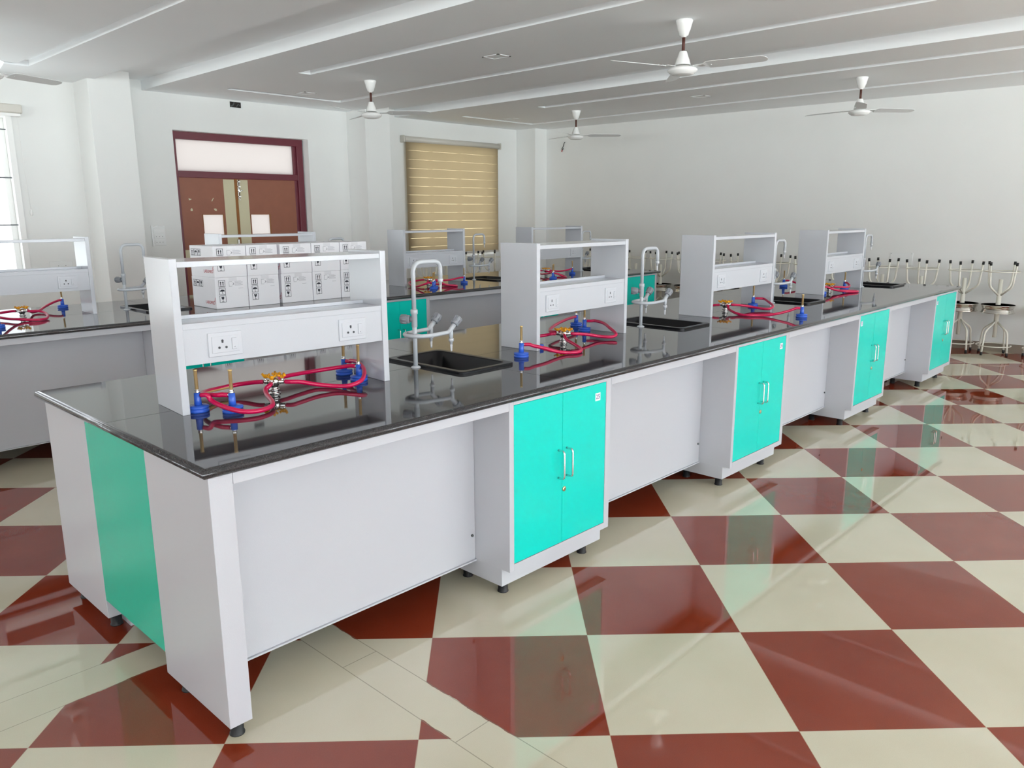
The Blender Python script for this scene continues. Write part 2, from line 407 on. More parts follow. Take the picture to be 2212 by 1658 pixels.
# windows ------------------------------------------------------------
def window(name, ax, h, y, inward, grill):
    x0, x1, z0, z1 = h
    w = bpy.data.objects.new(name, None); COL.objects.link(w); w['kind'] = 'structure'
    w.location = (0, 0, 0)
    yo = y - inward * .17                      # frame set back in the reveal
    def B(mb, u0, v0, u1, v1, dz=.02, m=0):
        if ax == 'y': mb.box(u0, min(yo, yo - inward * .045), v0, u1, max(yo, yo - inward * .045), v1, m, .003)
        else: mb.box(min(yo, yo - inward * .045), u0, v0, max(yo, yo - inward * .045), u1, v1, m, .003)
    f = MB(); B(f, x0, z0, x0 + .055, z1); B(f, x1 - .055, z0, x1, z1); B(f, x0 + .055, z1 - .055, x1 - .055, z1); B(f, x0 + .055, z0, x1 - .055, z0 + .055)
    fo = obj('window_frame', f, 'white', w)
    f = MB(); n = 3
    for k in range(1, n):
        u = x0 + (x1 - x0) * k / n; B(f, u - .03, z0 + .055, u + .03, z1 - .055)
    obj('sash_mullion', f, 'alum', w)
    if grill:
        yg = y - inward * .07
        for k in range(5):
            z = z0 + .1 + (z1 - z0 - .2) * k / 4 if not grill == 2 else 2.45 - .47 * k
            if z < z0 + .03: continue
            g = MB()
            g.tube([(x0, yg, z), (x1, yg, z)], .006, 8)
            obj('grille_bar', g, 'rodb', w)
        g = MB(); g.box(x1 - .001, y + .005, z0, x1 + .05, y - .012, z1) if False else None
    return w
w2 = window('window_2', 'y', WIN2, YW, -1, 2)
obj('window_lining', MB().box(1.545, YW - .012, .93, 1.60, YW + .02, 2.6, bev=.002), 'white', w2)
window('window_3', 'y', WIN3, YW, -1, 1)
window('window_1', 'y', WIN1, YW, -1, 0)
for k, h in enumerate(ADDED_FW): window('window_%d' % (4 + k), 'y', h, YF, 1, 0)  # added windows, out of view, that only let light in
window('window_20', 'y', ADDED_WIN4, YW, -1, 1)  # this and the next two are added, unseen, for ceiling and floor light
window('window_21', 'y', ADDED_WIN5, YW, -1, 1)
window('window_22', 'y', ADDED_WIN6, YW, -1, 1)
for k, h in enumerate(ADDED_LW): window('window_%d' % (12 + k), 'x', h, XL, 1, 0)  # added left windows, out of view, put in for their light

# door -----------------------------------------------------------------
d = bpy.data.objects.new('door_1', None); COL.objects.link(d); d['kind'] = 'structure'
y0 = YW + .12
f = MB(); f.box(3.22, y0, 0, 3.30, y0 + .1, 2.56, 0, .004); f.box(4.90, y0, 0, 4.985, y0 + .1, 2.56, 0, .004)
f.box(3.22, y0 - .002, 2.475, 4.985, y0 + .1, 2.56, 0, .004); f.box(3.30, y0 + .004, 2.04, 4.90, y0 + .1, 2.115, 0, .004)
f.box(4.86, y0 + .03, 0, 4.90, y0 + .1, 2.475, 0, .003)
obj('door_frame', f, 'maroon', d)
obj('transom_glass', MB().box(3.30, y0 + .06, 2.115, 4.86, y0 + .066, 2.475), 'frost', d)
for side, (l0, l1, p0, p1, c0, c1) in enumerate(((3.30, 4.025, 3.565, 3.84, 3.862, 4.007), (4.032, 4.86, 4.197, 4.475, 4.046, 4.188))):
    yl = y0 + .035; lf = MB()
    for a0, a1, b0, b1 in ((l0, p0, 0, 2.06), (p1, l1, 0, 2.06), (p0, p1, 0, 1.33), (p0, p1, 1.612, 2.06)): lf.box(a0, yl, b0, a1, yl + .035, b1)
    lo = obj('door_leaf', lf, 'brown', d)
    lo.name = 'door_leaf'
    obj('cream_band', MB().box(c0, yl - .002, 0, c1, yl, 2.03).box(l0 + .003, yl - .0015, .98, c0 if side == 0 else l1 - .003, yl, 1.19), 'cream', d)
    fr = MB(); t = .007
    fr.box(p0, yl - .004, 1.33, p0 + t, yl + .03, 1.612).box(p1 - t, yl - .004, 1.33, p1, yl + .03, 1.612).box(p0 + t, yl - .004, 1.33, p1 - t, yl + .03, 1.33 + t).box(p0 + t, yl - .004, 1.612 - t, p1 - t, yl + .03, 1.612)
    obj('vision_pane_bead', fr, 'orange', d)
    obj('vision_pane', MB().box(p0, yl + .015, 1.33, p1, yl + .02, 1.612), 'frost', d)
obj('meeting_stile', MB().box(4.008, y0 + .029, 0, 4.044, y0 + .06, 2.04, bev=.002), 'orange', d)
bt = MB(); bt.box(4.048, y0 + .022, 1.80, 4.074, y0 + .032, 2.02, 0, .002); bt.cyl((4.061, y0 + .016, 1.78), (4.061, y0 + .016, 2.03), .007)
for z in (1.82, 1.88, 1.94, 2.0): bt.box(4.046, y0 + .006, z, 4.076, y0 + .03, z + .012)
bt.cyl((4.061, y0 + .016, 1.90), (4.095, y0 - .01, 1.90), .005)
obj('tower_bolt', bt, 'chrome', d)
hd = MB().box(3.985, y0 + .0, 1.14, 4.01, y0 + .033, 1.30, 0, .003).cyl((3.997, y0, 1.22), (3.997, y0 - .04, 1.22), .009).box(3.90, y0 - .05, 1.21, 4.005, y0 - .035, 1.23, 0, .004)
obj('lever_handle', hd, 'chrome', d)
for (x, z, pts) in ((3.43, 1.79, [(-.02, .01), (.02, .0), (.0, -.012), (-.016, -.014)]), (3.71, 1.785, [(-.018, -.018), (-.008, -.02), (.016, .02), (.006, .02)]),
                    (3.437, 1.665, [(-.014, -.016), (.012, -.016), (.012, .008), (0, .02), (-.014, .006)]), (3.735, 1.665, [(-.02, .012), (.0, .016), (.018, .008), (.018, -.016), (-.006, -.012)])):
    tp = MB(); tp.prism([(x + a_, z + b_) for a_, b_ in pts], lambda a_, b_, h_: (a_, y0 + .035 - h_, b_), 0.0, .0012)
    obj('tape_scrap', tp, 'cream', d)

# ------------------------------------------------------------------ ceiling cover plates
for k, (x, y, w, dd) in enumerate(((4.34, 3.1, .16, .2), (4.33, 6.15, .16, .2), (7.77, 3.07, .16, .2), (7.80, 6.2, .16, .2), (2.62, 1.4, .13, .4))):
    z = ZC if k != 4 else ZC + .105
    t = thing('ceiling_cover_plate', ['flat white cover plate in the ceiling left of the nearest fan', 'faint cover plate in the ceiling above the maroon framed door',
              'faint cover plate in the ceiling between the two fans nearest the right wall', 'thin cover plate in the ceiling above the beige blind', 'white plate in the ceiling channel at the top edge of the picture'][k], 'ceiling plate', (x, y, z), 0, 'cover plates in the ceiling')
    obj('frame', MB().box(-w / 2, -dd / 2, -.0035, w / 2, -dd / 2 + .02, 0).box(-w / 2, dd / 2 - .02, -.0035, w / 2, dd / 2, 0).box(-w / 2, -dd / 2, -.0035, -w / 2 + .02, dd / 2, 0).box(w / 2 - .02, -dd / 2, -.0035, w / 2, dd / 2, 0), 'ceil', t)
    obj('plate', MB().box(-w / 2 + .02, -dd / 2 + .02, -.002, w / 2 - .02, dd / 2 - .02, 0), 'ceil', t)

# ------------------------------------------------------------------ fans
def make_fan(label, loc, rot):
    t = thing('ceiling_fan', label, 'ceiling fan', loc, 0, 'three bladed ceiling fans')
    obj('ceiling_canopy', MB().lathe((0, 0, 0), [(.058, 0), (.062, -.006), (.055, -.03), (.053, -.034), (.044, -.072), (.04, -.076), (.032, -.105), (.02, -.108), (.018, -.118)], 24), 'fan', t)
    obj('down_rod', MB().cyl((0, 0, -.115), (0, 0, -.215), .0115), 'rod', t)
    obj('lower_canopy', MB().lathe((0, 0, 0), [(.018, -.21), (.026, -.212), (.03, -.222), (.042, -.258), (.045, -.262), (.056, -.30), (.056, -.306)], 24), 'fan', t)
    mo = obj('motor_housing', MB().lathe((0, 0, 0), [(.052, -.312), (.075, -.32), (.10, -.328), (.108, -.338), (.108, -.347), (.100, -.352), (.097, -.359), (.085, -.363), (.08, -.370), (.06, -.374), (.0, -.376)], 32), 'fan', t)
    for k in range(3):
        b = MB(); prof = [(.085, .03), (.16, .034), (.19, .055), (.24, .058), (.5, .052), (.57, .050), (.6, .036), (.612, .012)]
        vs = []; fs = []
        pitch = -0.22
        for (r, w) in prof:
            for sgn in (-1, 1):
                yy = w * sgn; z = -.318 + yy * pitch * (0.2 if r < .17 else 1)
                vs += [(r, yy, z), (r, yy, z - .003)]
        for i in range(len(prof) - 1):
            o_ = i * 4; p_ = o_ + 4
            fs += [(o_, o_ + 2, p_ + 2, p_), (o_ + 1, p_ + 1, p_ + 3, o_ + 3), (o_, p_, p_ + 1, o_ + 1), (o_ + 2, o_ + 3, p_ + 3, p_ + 2)]
        fs += [(0, 1, 3, 2), (len(vs) - 4, len(vs) - 2, len(vs) - 1, len(vs) - 3)]
        b.add(vs, fs)
        for (r, yy) in ((.17, .012), (.17, -.012), (.215, 0)): b.cyl((r, yy, -.316 + yy * pitch), (r, yy, -.324 + yy * pitch), .005, n=8)
        b.xf(Matrix.Rotation(math.radians(rot + 120 * k), 4, 'Z'))
        obj('fan_blade', b, 'blade', t)
    return t
make_fan('white ceiling fan with brown rod, nearest and largest in the view', (4.34, 1.2, ZC), 160)
make_fan('white ceiling fan hanging in front of the column left of the blind', (4.32, 4.92, ZC), 74)
make_fan('white ceiling fan near the right wall with one blade pointing at us', (7.76, 1.19, ZC), 82)
make_fan('white ceiling fan by the far corner, the smallest of the fans', (7.74, 4.94, ZC), 76)
make_fan('ceiling fan cut off by the picture edge, only one blade tip showing', (.86, 4.93, ZC), 22)

# ------------------------------------------------------------------ benches
BY = 3.38
SEAMX = [1.63, 3.48, 5.33, 7.2]
def worktop(label, y, L, W=1.5, holes=()):
    mb = MB()
    z0, z1 = .868, .9
    # top plate in pieces around the sink cut-outs, with a fully rounded rim
    xs = sorted({.016, L - .016} | {h for q in holes for h in q[:2]})
    for a0, a1 in zip(xs[:-1], xs[1:]):
        hq = [q for q in holes if q[0] <= a0 and q[1] >= a1]
        segs = [(.016, W - .016)] if not hq else [(.016, hq[0][2]), (hq[0][3], W - .016)]
        for b0, b1 in segs: mb.box(a0, b0, z0, a1, b1, z1)
    n = 8; ring = []
    for k in range(n + 1):
        a = -PI / 2 + PI * k / n; ring.append((.016 * math.cos(a), .884 + .016 * math.sin(a)))
    pts = [(.016, .016), (L - .016, .016), (L - .016, W - .016), (.016, W - .016)]; dirs = [(-1, -1), (1, -1), (1, 1), (-1, 1)]
    vs = []; fs = []
    for (px, py), (dx, dy) in zip(pts, dirs):
        for r, z in ring: vs.append((px + dx * r, py + dy * r, z))
    for c in range(4):
        c2 = (c + 1) % 4
        for k in range(n): fs.append((c * (n + 1) + k, c2 * (n + 1) + k, c2 * (n + 1) + k + 1, c * (n + 1) + k + 1))
    mb.add(vs, fs, 0, True)
    e = .0008
    def ln(x0, y0_, x1, y1): mb.quad((x0, y0_, z1 + .0004), (x1, y0_, z1 + .0004), (x1, y1, z1 + .0004), (x0, y1, z1 + .0004), 1)
    xc = .016
    for (h0, h1) in [(q[0], q[1]) for q in sorted(holes)] + [(L - .016, L)]:
        ln(xc, .752 - e, h0, .752 + e); xc = h1
    for s_ in SEAMX:
        ln(s_ - e, .016, s_ + e, .44 if any(q[0] < s_ < q[1] for q in holes) else W - .016)
        if any(q[0] < s_ < q[1] for q in holes): ln(s_ - e, .99, s_ + e, W - .016)
        for (r0, za), (r1, zb) in zip(ring[1:-2], ring[2:-1]): mb.quad((s_ - e, .0157 - r0, za), (s_ + e, .0157 - r0, za), (s_ + e, .0157 - r1, zb), (s_ - e, .0157 - r1, zb), 1)
    for (r0, za), (r1, zb) in zip(ring[1:-2], ring[2:-1]): mb.quad((.0157 - r0, .752 + e, za), (.0157 - r0, .752 - e, za), (.0157 - r1, .752 - e, zb), (.0157 - r1, .752 + e, zb), 1)
    o = obj('worktop', mb, ['granite', 'gap'], None, (0, y, 0))
    return tag(o, label, 'worktop', 'granite worktops')

SX = [1.40, 3.235, 5.07, 6.98]
SHOLES = [(x + .02, x + .33, .46, .97) for x in SX]
worktop('black speckled granite worktop of the near bench, running to the right wall aisle', 0, 7.565, 1.5, SHOLES)
worktop('black granite worktop of the rear bench carrying the white cartons', BY, 7.53, 1.5, SHOLES)

def text_mesh(txt, size, name):
    cu = bpy.data.curves.new(name, 'FONT'); cu.body = txt; cu.size = size; cu.align_x = 'CENTER'; cu.align_y = 'CENTER'; cu.extrude = 0.0002
    o = bpy.data.objects.new(name, cu); COL.objects.link(o)
    dg = bpy.context.evaluated_depsgraph_get(); me = bpy.data.meshes.new_from_object(o.evaluated_get(dg))
    bpy.data.objects.remove(o); return me

def cabinet(label, x, y, w, num, side, mirror=False):
    """double door cupboard; x,y = front left corner of the box"""
    t = thing('bench_cupboard', label, 'cupboard', (x, y, 0), 0, 'teal door cupboards under the benches')
    D = .40; z0, z1 = .136, .868
    c = MB()
    c.box(0, .0, z0, .027, D, z1, 0, .0012); c.box(w - .036, 0, z0, w, D, z1, 0, .0012)
    c.box(.027, 0, z1 - .017, w - .036, .03, z1); c.box(.027, 0, z0, w - .036, D, .166, 0, 0)
    c.box(.027, D - .02, z0, w - .036, D, z1); c.box(.027, .02, z0 + .03, w - .036, .022, z1 - .01)
    obj('carcass', c, 'lam', t)
    obj('plinth', MB().box(0, .047, .058, w, D, .137, 0, .0012), 'lam', t)
    for fx in (.06, w - .075):
        for fy in (.10, D - .08):
            obj('foot', MB().lathe((fx, fy, 0), [(.024, 0), (.024, .004), (.021, .006), (.021, .058)], 16), 'foot', t)
    g0, g1 = .028, w - .037; mid = (g0 + g1) / 2
    for k, (a0, a1) in enumerate(((g0 + .0008, mid - .0008), (mid + .0008, g1 - .0008))):
        dr = obj('door', MB().box(a0, .001, .168, a1, .02, .849, 0, .0015), 'teal', t)
        hx = mid - .028 if k == 0 else mid + .028
        h = MB().tube(arc_corner([(hx, .001, .60), (hx, -.034, .60), (hx, -.034, .475), (hx, .001, .475)], .016, 5), .0048, 10)
        obj('handle', h, 'chrome', dr)
        if k == 1:
            obj('lock', MB().lathe((0, 0, 0), [(.0115, 0), (.0115, .003), (.009, .005), (.004, .005)], 20).box(-.0012, -.006, .0048, .0012, .006, .0056, 1).xf(Matrix.Translation((mid + .012, .001, .415)) @ Matrix.Rotation(PI / 2, 4, 'X')), ['lockm', 'hole'], dr)
        if num and ((side == 'r') == (k == 1)):
            sx = g1 - .062 if side == 'r' else g0 + .034; sz = .79
            st = obj('number_sticker', MB().box(sx - .018, .0003, sz - .018, sx + .018, .0012, sz + .018), 'sticker', dr)
            me = text_mesh(num, .03, 'number'); me.materials.append(M['inkv'])
            me.transform(Matrix.Translation((sx, -.0001, sz)) @ Matrix.Rotation(PI / 2, 4, 'X'))
            n_ = bpy.data.objects.new('number_print', me); COL.objects.link(n_); n_.parent = dr
    return t

def knee_panel(label, x0, x1, y, inset_apron=True):
    t = thing('knee_space_panel', label, 'bench panel', (x0, y, 0), 0, 'white panels at the back of the knee spaces')
    w = x1 - x0
    obj('apron_rail', MB().box(.001, .0, .83, w - .001, .018, .868, 0, .0012), 'lam', t)
    obj('panel', MB().box(.001, .206, .137, w - .001, .224, .868, 0, .0012), 'lam', t)
    obj('bottom_flange', MB().box(.001, .198, .13, w - .001, .25, .1365, 0, .001), 'lam', t)
    sc = MB()
    for z in ((.25,) if w > 0 else ()): sc.cyl((w - .02, .206, z), (w - .02, .2, z), .006, n=10)
    obj('screw', sc, 'wire', t)
    return t

def end_frame(label, y):
    t = thing('bench_end_frame', label, 'bench end', (.025, y, 0))
    for (a0, a1) in ((.025, .475), (1.012, 1.457)):
        lg = obj('leg', MB().box(0, a0, .058, .074, a1, .868, 0, .0015), 'lam', t)
        for fy in (a0 + .05, a1 - .06):
            obj('foot', MB().lathe((.044, fy, 0), [(.024, 0), (.024, .004), (.021, .006), (.021, .058)], 16), 'foot', lg)
    obj('infill_board', MB().box(.0005, .4755, .136, .02, 1.0115, .868), 'teal_shaded', t)
    return t
def back_frame(label, x, w, y):
    return tag(obj('bench_service_core', MB().box(0, 0, .14, w, .02, .868), 'lam', None, (x, y, 0)), label, 'bench panel', 'service cores inside the benches')

CX = [1.267, 3.133, 4.999, 6.86]; CW = .68
end_frame('white end of the near bench with a teal board between its two broad legs', 0)
end_frame('white end of the rear bench beyond the left picture edge', BY)
cl = ['teal double door cupboard with brass lock, numbered 25, nearest cupboard of the near bench',
      'teal double door cupboard numbered 24, second along the near bench', 'teal cupboard with sticker at its upper left, third along the near bench',
      'teal cupboard at the far right end of the near bench beside the stools']
nums = [('25', 'r'), ('24', 'r'), ('23', 'l'), ('22', 'l')]
for k in range(4): cabinet(cl[k], CX[k], .025, CW, *nums[k])
cl2 = ['teal cupboard of the rear bench hidden behind the nearest shelf rack', 'teal cupboard of the rear bench seen behind the nearest tap',
       'teal cupboard of the rear bench masked by the second shelf rack', 'teal cupboard at the far end of the rear bench, seen behind the second tap']
for k in range(4): cabinet(cl2[k], CX[k] - (.06 if k else .0), BY + .025, CW, None, 'r')
kl = ['large white panel under the near bench beside the white end leg', 'white knee space panel between cupboards 25 and 24', 'white knee space panel between cupboard 24 and the third cupboard', 'white knee space panel just left of the farthest cupboard of the near bench']
kl2 = ['white panel under the rear bench at the left picture edge', 'panel of the rear bench right of the teal doors behind the nearest tap', 'rear bench panel behind the second shelf rack', 'rear bench panel left of its far end cupboard']
for b, (y, lab) in enumerate(((.025, kl), (BY + .025, kl2))):
    dx = .06 if b else 0
    ends = [.099] + [c + CW - dx * (k > 0) for k, c in enumerate(CX[:3])]
    for k in range(4): knee_panel(lab[k], ends[k], CX[k] - dx * (k > 0), y)
# rear legs that carry the far half of each worktop
for y, l1, l2 in ((0, 'white back panel closing the far side of the near bench', 7.4), (BY, 'white back panel closing the window side of the rear bench', 7.3)):
    tag(obj('bench_back_panel', MB().box(0, 0, .06, l2, .02, .868).box(0, -.3, 0, .02, 0, .868).box(l2 - .02, -.3, 0, l2, 0, .868), 'lam', None, (.1, y + 1.30, 0)), l1, 'bench panel', 'back panels of the benches')
    
# ------------------------------------------------------------------ shelf racks
def power_socket(t, x, z, wide, y=0.0):
    w, h = (.126, .088) if wide else (.108, .088)
    p = MB().box(x - w / 2, y - .006, z - h / 2, x + w / 2, y + .001, z + h / 2, 0, .003, 3)
    p.box(x - w / 2 + .012, y - .0085, z - h / 2 + .014, x + w / 2 - .012, y - .005, z + h / 2 - .014, 0, .0015)
    po = obj('power_socket', p, 'plate', t)
    ix = x - .012
    s = MB()
    def hole(a, b, r): s.cyl((ix + a, y - .0102, z + b), (ix + a, y - .0086, z + b), r, n=12)
    if wide:
        hole(0, .014, .0042); hole(0, .009, .0036); hole(-.013, -.011, .0044); hole(.013, -.011, .0044)
    else:
        s.box(ix - .0022, y - .0098, z + .006, ix + .0022, y - .0086, z + .019); hole(-.010, -.010, .0032); hole(.010, -.010, .0032)
    obj('pin_hole', s, 'hole', po)
    obj('rocker_switch', MB().box(x + .022, y - .0125, z - .021, x + .041, y - .006, z + .021, 0, .002).box(x + .0305, y - .013, z - .014, x + .0325, y - .0124, z - .011, 1), ['plate', 'hole'], po)
def rack(label, x, y, w, rot=0.0, wide=False, depth=.25):
    t = thing('shelf_rack', label, 'shelf rack', (x, y, .9), rot, 'white shelf racks on the benches')
    T = .027; hh = .552
    obj('side_panel', MB().box(0, 0, 0, T, depth, hh, 0, .002), 'lamr', t)
    obj('side_panel', MB().box(w - T, 0, 0, w, depth, hh, 0, .002), 'lamr', t)
    obj('top_shelf', MB().box(T, .004, .521, w - T, depth - .004, .541, 0, .0015), 'lamr', t)
    obj('middle_shelf', MB().box(T, .004, .303, w - T, .158, .325, 0, .0015).box(T, .144, .325, w - T, .158, .339, 0, .001), 'lamr', t)
    obj('socket_panel', MB().box(T, .006, .176, w - T, .02, .3035, 0, .001), 'lamr', t)
    obj('rear_socket_panel', MB().box(T, .144, .176, w - T, .158, .3035, 0, .001), 'lamr', t)
    power_socket(t, .175 if wide else .132, .24, wide, .006); power_socket(t, w - .17, .24, wide, .006)
    return t
rack('white two shelf rack with wide sockets on the near bench, nearest and largest', .236, .645, .878, math.radians(-3.9), True)
rack('white shelf rack second along the near bench, between its first two taps', 2.083, .605, .838, math.radians(2.0))
rack('white shelf rack third along the near bench, right of the second sink', 3.885, .62, .935)
rack('white shelf rack farthest along the near bench', 5.868, .655, .885)
rack('white shelf rack of the rear bench cut by the left picture edge', .255, 4.06, .875, math.radians(-1.0), True)
rack('white shelf rack of the rear bench standing behind the white cartons', 2.10, 4.04, .90)
rack('white shelf rack of the rear bench in front of the beige blind', 3.98, 4.04, .825)
rack('white shelf rack of the rear bench nearest the far corner', 5.85, 4.04, .93)

# ------------------------------------------------------------------ sinks and taps
def make_sink(label, x, y):
    t = thing('drop_in_sink', label, 'sink', (x, y, .9), 0, 'black sinks in the worktops')
    w, dd = .345, .55
    def rr(x0, y0_, x1, y1, r, z, n=5):
        out = []
        for cx, cy, a0 in ((x1 - r, y1 - r, 0), (x0 + r, y1 - r, 90), (x0 + r, y0_ + r, 180), (x1 - r, y0_ + r, 270)):
            for k in range(n + 1):
                a = math.radians(a0 + 90 * k / n); out.append((cx + r * math.cos(a), cy + r * math.sin(a), z))
        return out
    loops = [rr(0, 0, w, dd, .03, .0005), rr(0, 0, w, dd, .03, .009), rr(.003, .003, w - .003, dd - .003, .028, .012), rr(.027, .027, w - .027, dd - .027, .04, .012),
             rr(.031, .031, w - .031, dd - .031, .04, .006), rr(.045, .045, w - .045, dd - .045, .05, -.17), rr(.08, .08, w - .08, dd - .08, .05, -.19)]
    mb = MB(); n = len(loops[0])
    for l in loops: mb.v += l
    for i in range(len(loops) - 1):
        for j in range(n): mb.f.append((i * n + j, i * n + (j + 1) % n, (i + 1) * n + (j + 1) % n, (i + 1) * n + j)); mb.m.append(0); mb.s.append(i >= 3)
    b = (len(loops) - 1) * n; mb.f.append(tuple(b + j for j in range(n))); mb.m.append(0); mb.s.append(False)
    obj('bowl', mb, 'sink', t)
    obj('drain', MB().lathe((w / 2, dd / 2, -.189), [(.028, 0), (.026, .003), (.01, .001), (0, .001)], 20), 'steel', t)
    return t
sl = ['black sink nearest, in the near bench beside the first tap', 'black sink in the near bench left of the third shelf rack', 'black sink in the near bench left of the fourth shelf rack', 'black sink at the far end of the near bench']
sl2 = ['black sink of the rear bench left of the white cartons', 'black sink of the rear bench hidden right of the carton stack', 'black sink of the rear bench in front of the beige blind', 'black sink at the far end of the rear bench']
for k, x in enumerate(SX): make_sink(sl[k], x, .44)
for k, x in enumerate(SX): make_sink(sl2[k], x, BY + .44)

def knob(mb_, p, d, r=.0195, l=.044):
    d = Vector(d).normalized(); p = Vector(p)
    mb_.tube([p, p + d * .004, p + d * (l - .004), p + d * l], [r * .9, r, r * 1.05, r * .95], 20)
    up = Vector((0, 0, 1)) if abs(d.z) < .9 else Vector((1, 0, 0)); a = d.cross(up).normalized(); b = d.cross(a)
    for k in range(8):
        q = (a * math.cos(k * PI / 4) + b * math.sin(k * PI / 4)) * r * 1.04
        mb_.tube([p + q + d * (l * .35), p + q + d * (l * .95)], .0025, 6)
def make_tap(label, loc, rot=0.0):
    t = thing('laboratory_tap', label, 'tap', loc, rot, 'grey three way taps')
    obj('base_flange', MB().lathe((0, 0, 0), [(.0235, 0), (.0235, .003), (.021, .005), (.0125, .010)], 24), 'tapg', t)
    obj('pillar', MB().cyl((0, 0, .005), (0, 0, .27), .0105, n=16).lathe((0, 0, 0), [(.0105, .19), (.0135, .192), (.0135, .25), (.0165, .252), (.0165, .27), (.0125, .272)], 20), 'tapg', t)
    g = MB().tube(arc_corner([(0, 0, .268), (0, 0, .485), (.165, 0, .485), (.165, 0, .40)], .05, 7), .0105, 14)
    obj('gooseneck', g, 'tapg', t)
    def nozzle(x, y, z, s_=1.0):
        pr = [(.0105, 0), (.0125, -.001), (.0125, -.014), (.0075, -.015), (.0075, -.024)]
        z_ = -.024
        for k in range(4): pr += [(.0066 - .0006 * k, z_), (.0052 - .0005 * k, z_ - .009)]; z_ -= .0095
        return MB().lathe((x, y, z), pr, 14)
    obj('nozzle', nozzle(.165, 0, .402), 'nozz', t)
    arm = catmull([(.145, -.072, .158), (.09, -.074, .156), (.03, -.070, .154), (-.012, -.055, .154), (-.036, -.025, .154), (-.042, 0, .154), (-.036, .025, .154), (-.012, .055, .154), (.03, .070, .154), (.09, .074, .156), (.145, .072, .158)], 4)
    am = MB().tube(arm, .0095, 12); am.cyl((0, -.068, .154), (0, .068, .154), .0075, n=10)
    for s_ in (-1, 1):
        y = s_ * .072
        am.tube([(.140, y, .158), (.152, y, .162), (.182, y, .192)], [.0095, .0105, .0125], 14)
        am.cyl((.160, y, .168), (.160, y, .125), .0105, .0095, n=14)
    obj('side_arm', am, 'tapg', t)
    for s_ in (-1, 1):
        obj('side_nozzle', nozzle(.160, s_ * .072, .127), 'nozz', t)
        k_ = MB(); knob(k_, (.180, s_ * .072, .19), (1, 0, 1)); obj('knob', k_, 'knobg', t)
    k_ = MB(); knob(k_, (-.012, .018, .226), (-.55, .83, 0)); k_.cyl((0, 0, .226), (-.0125, .0188, .226), .012); obj('knob', k_, 'knobg', t)
    return t
tl = ['grey lab tap nearest, standing beside the first black sink', 'grey lab tap between the second and third shelf racks of the near bench',
      'grey lab tap mostly hidden behind the third shelf rack of the near bench', 'grey lab tap at the far end of the near bench behind its last rack']
tl2 = ['grey lab tap of the rear bench left of the white cartons', 'grey lab tap of the rear bench peeking over the cartons', 'grey lab tap of the rear bench beside the beige blind', 'grey lab tap at the far end of the rear bench']
TPX = [1.3755, 3.195, 5.015, 6.885]
for k, x in enumerate(TPX): make_tap(tl[k], (x, (.73, .72, .715, .70)[k], .9))
for k, x in enumerate(TPX): make_tap(tl2[k], (x - .002, BY + .76 - .005 * k, .9))

# ------------------------------------------------------------------ gas turrets, burners, hoses
HB = .9
def make_turret(label, x, y):
    t = thing('gas_turret', label, 'gas tap', (x, y, HB), PI / 4, 'chrome four way gas turrets')
    b = MB().lathe((0, 0, 0), [(.024, 0), (.024, .004), (.017, .006), (.017, .012), (.021, .014), (.021, .019), (.015, .022), (.015, .03), (.019, .033), (.019, .055), (.016, .062), (.008, .066), (0, .066)], 24)
    obj('body', b, 'chrome', t)
    for k in range(4):
        m_ = Matrix.Rotation(k * PI / 2, 4, 'Z')
        v = MB().tube([(.012, 0, .048), (.026, 0, .048), (.027, 0, .048), (.038, 0, .048), (.039, 0, .048), (.055, 0, .048)], [.0095, .0095, .0078, .0078, .0055, .0048], 14)
        v.cyl((.033, 0, .048), (.033, 0, .066), .006, .005, n=12)
        vo = obj('valve', v.xf(m_), 'chrome', t)
        h = MB().lathe((.033, 0, .064), [(.006, 0), (.0085, .002), (.0085, .012), (.005, .014)], 12)
        for q in range(3):
            a = q * 2 * PI / 3 + .5 + k; h.tube([(.033, 0, .071), (.033 + .012 * math.cos(a), .012 * math.sin(a), .0735), (.033 + .0185 * math.cos(a), .0185 * math.sin(a), .0775)], [.0045, .005, .0055], 8)
        obj('valve_handle', h.xf(m_), 'yellow', vo)
    return t
def make_burner(label, x, y, ang):
    t = thing('bunsen_burner', label, 'bunsen burner', (x, y, HB), ang, 'blue bunsen burners')
    obj('base', MB().lathe((0, 0, 0), [(.037, 0), (.0375, .008), (.034, .0095), (.034, .012), (.0375, .0135), (.037, .021), (.014, .024)], 28), 'blue', t)
    obj('stem', MB().lathe((0, 0, 0), [(.0135, .022), (.0125, .04), (.0118, .068), (.009, .0695)], 20), 'blue', t)
    obj('gas_inlet', MB().cyl((.010, 0, .061), (.024, 0, .061), .0052, .0045, n=10), 'chrome', t)
    br = obj('burner_tube', MB().lathe((0, 0, 0), [(.0062, .075), (.0062, .150), (.0075, .151), (.0075, .155), (.0052, .1555), (.0052, .145), (.0, .145)], 16), 'brass', t)
    obj('air_collar', MB().lathe((0, 0, 0), [(.0085, .068), (.0085, .073), (.0072, .074), (.0085, .078), (.0085, .082), (.0063, .083)], 16), 'chrome', t)
    return t
TUR = {'1': (.647, .73, 'chrome gas turret with yellow handles under the nearest shelf rack'), '2': (2.40, .69, 'chrome gas turret with yellow handles under the second shelf rack'),
       '3': (4.263, .717, 'chrome gas turret with yellow handles under the third shelf rack'), '4': (6.15, .72, 'chrome gas turret with yellow handles under the farthest near bench rack'),
       'A': (.69, 4.20, 'gas turret with yellow handles on the rear bench at the left picture edge'), 'C': (4.305, 4.06, 'gas turret on the rear bench in front of the blind'),
       'D': (6.08, 4.02, 'gas turret on the rear bench nearest the far corner')}
for k, (x, y, l) in TUR.items(): make_turret(l, x, y)
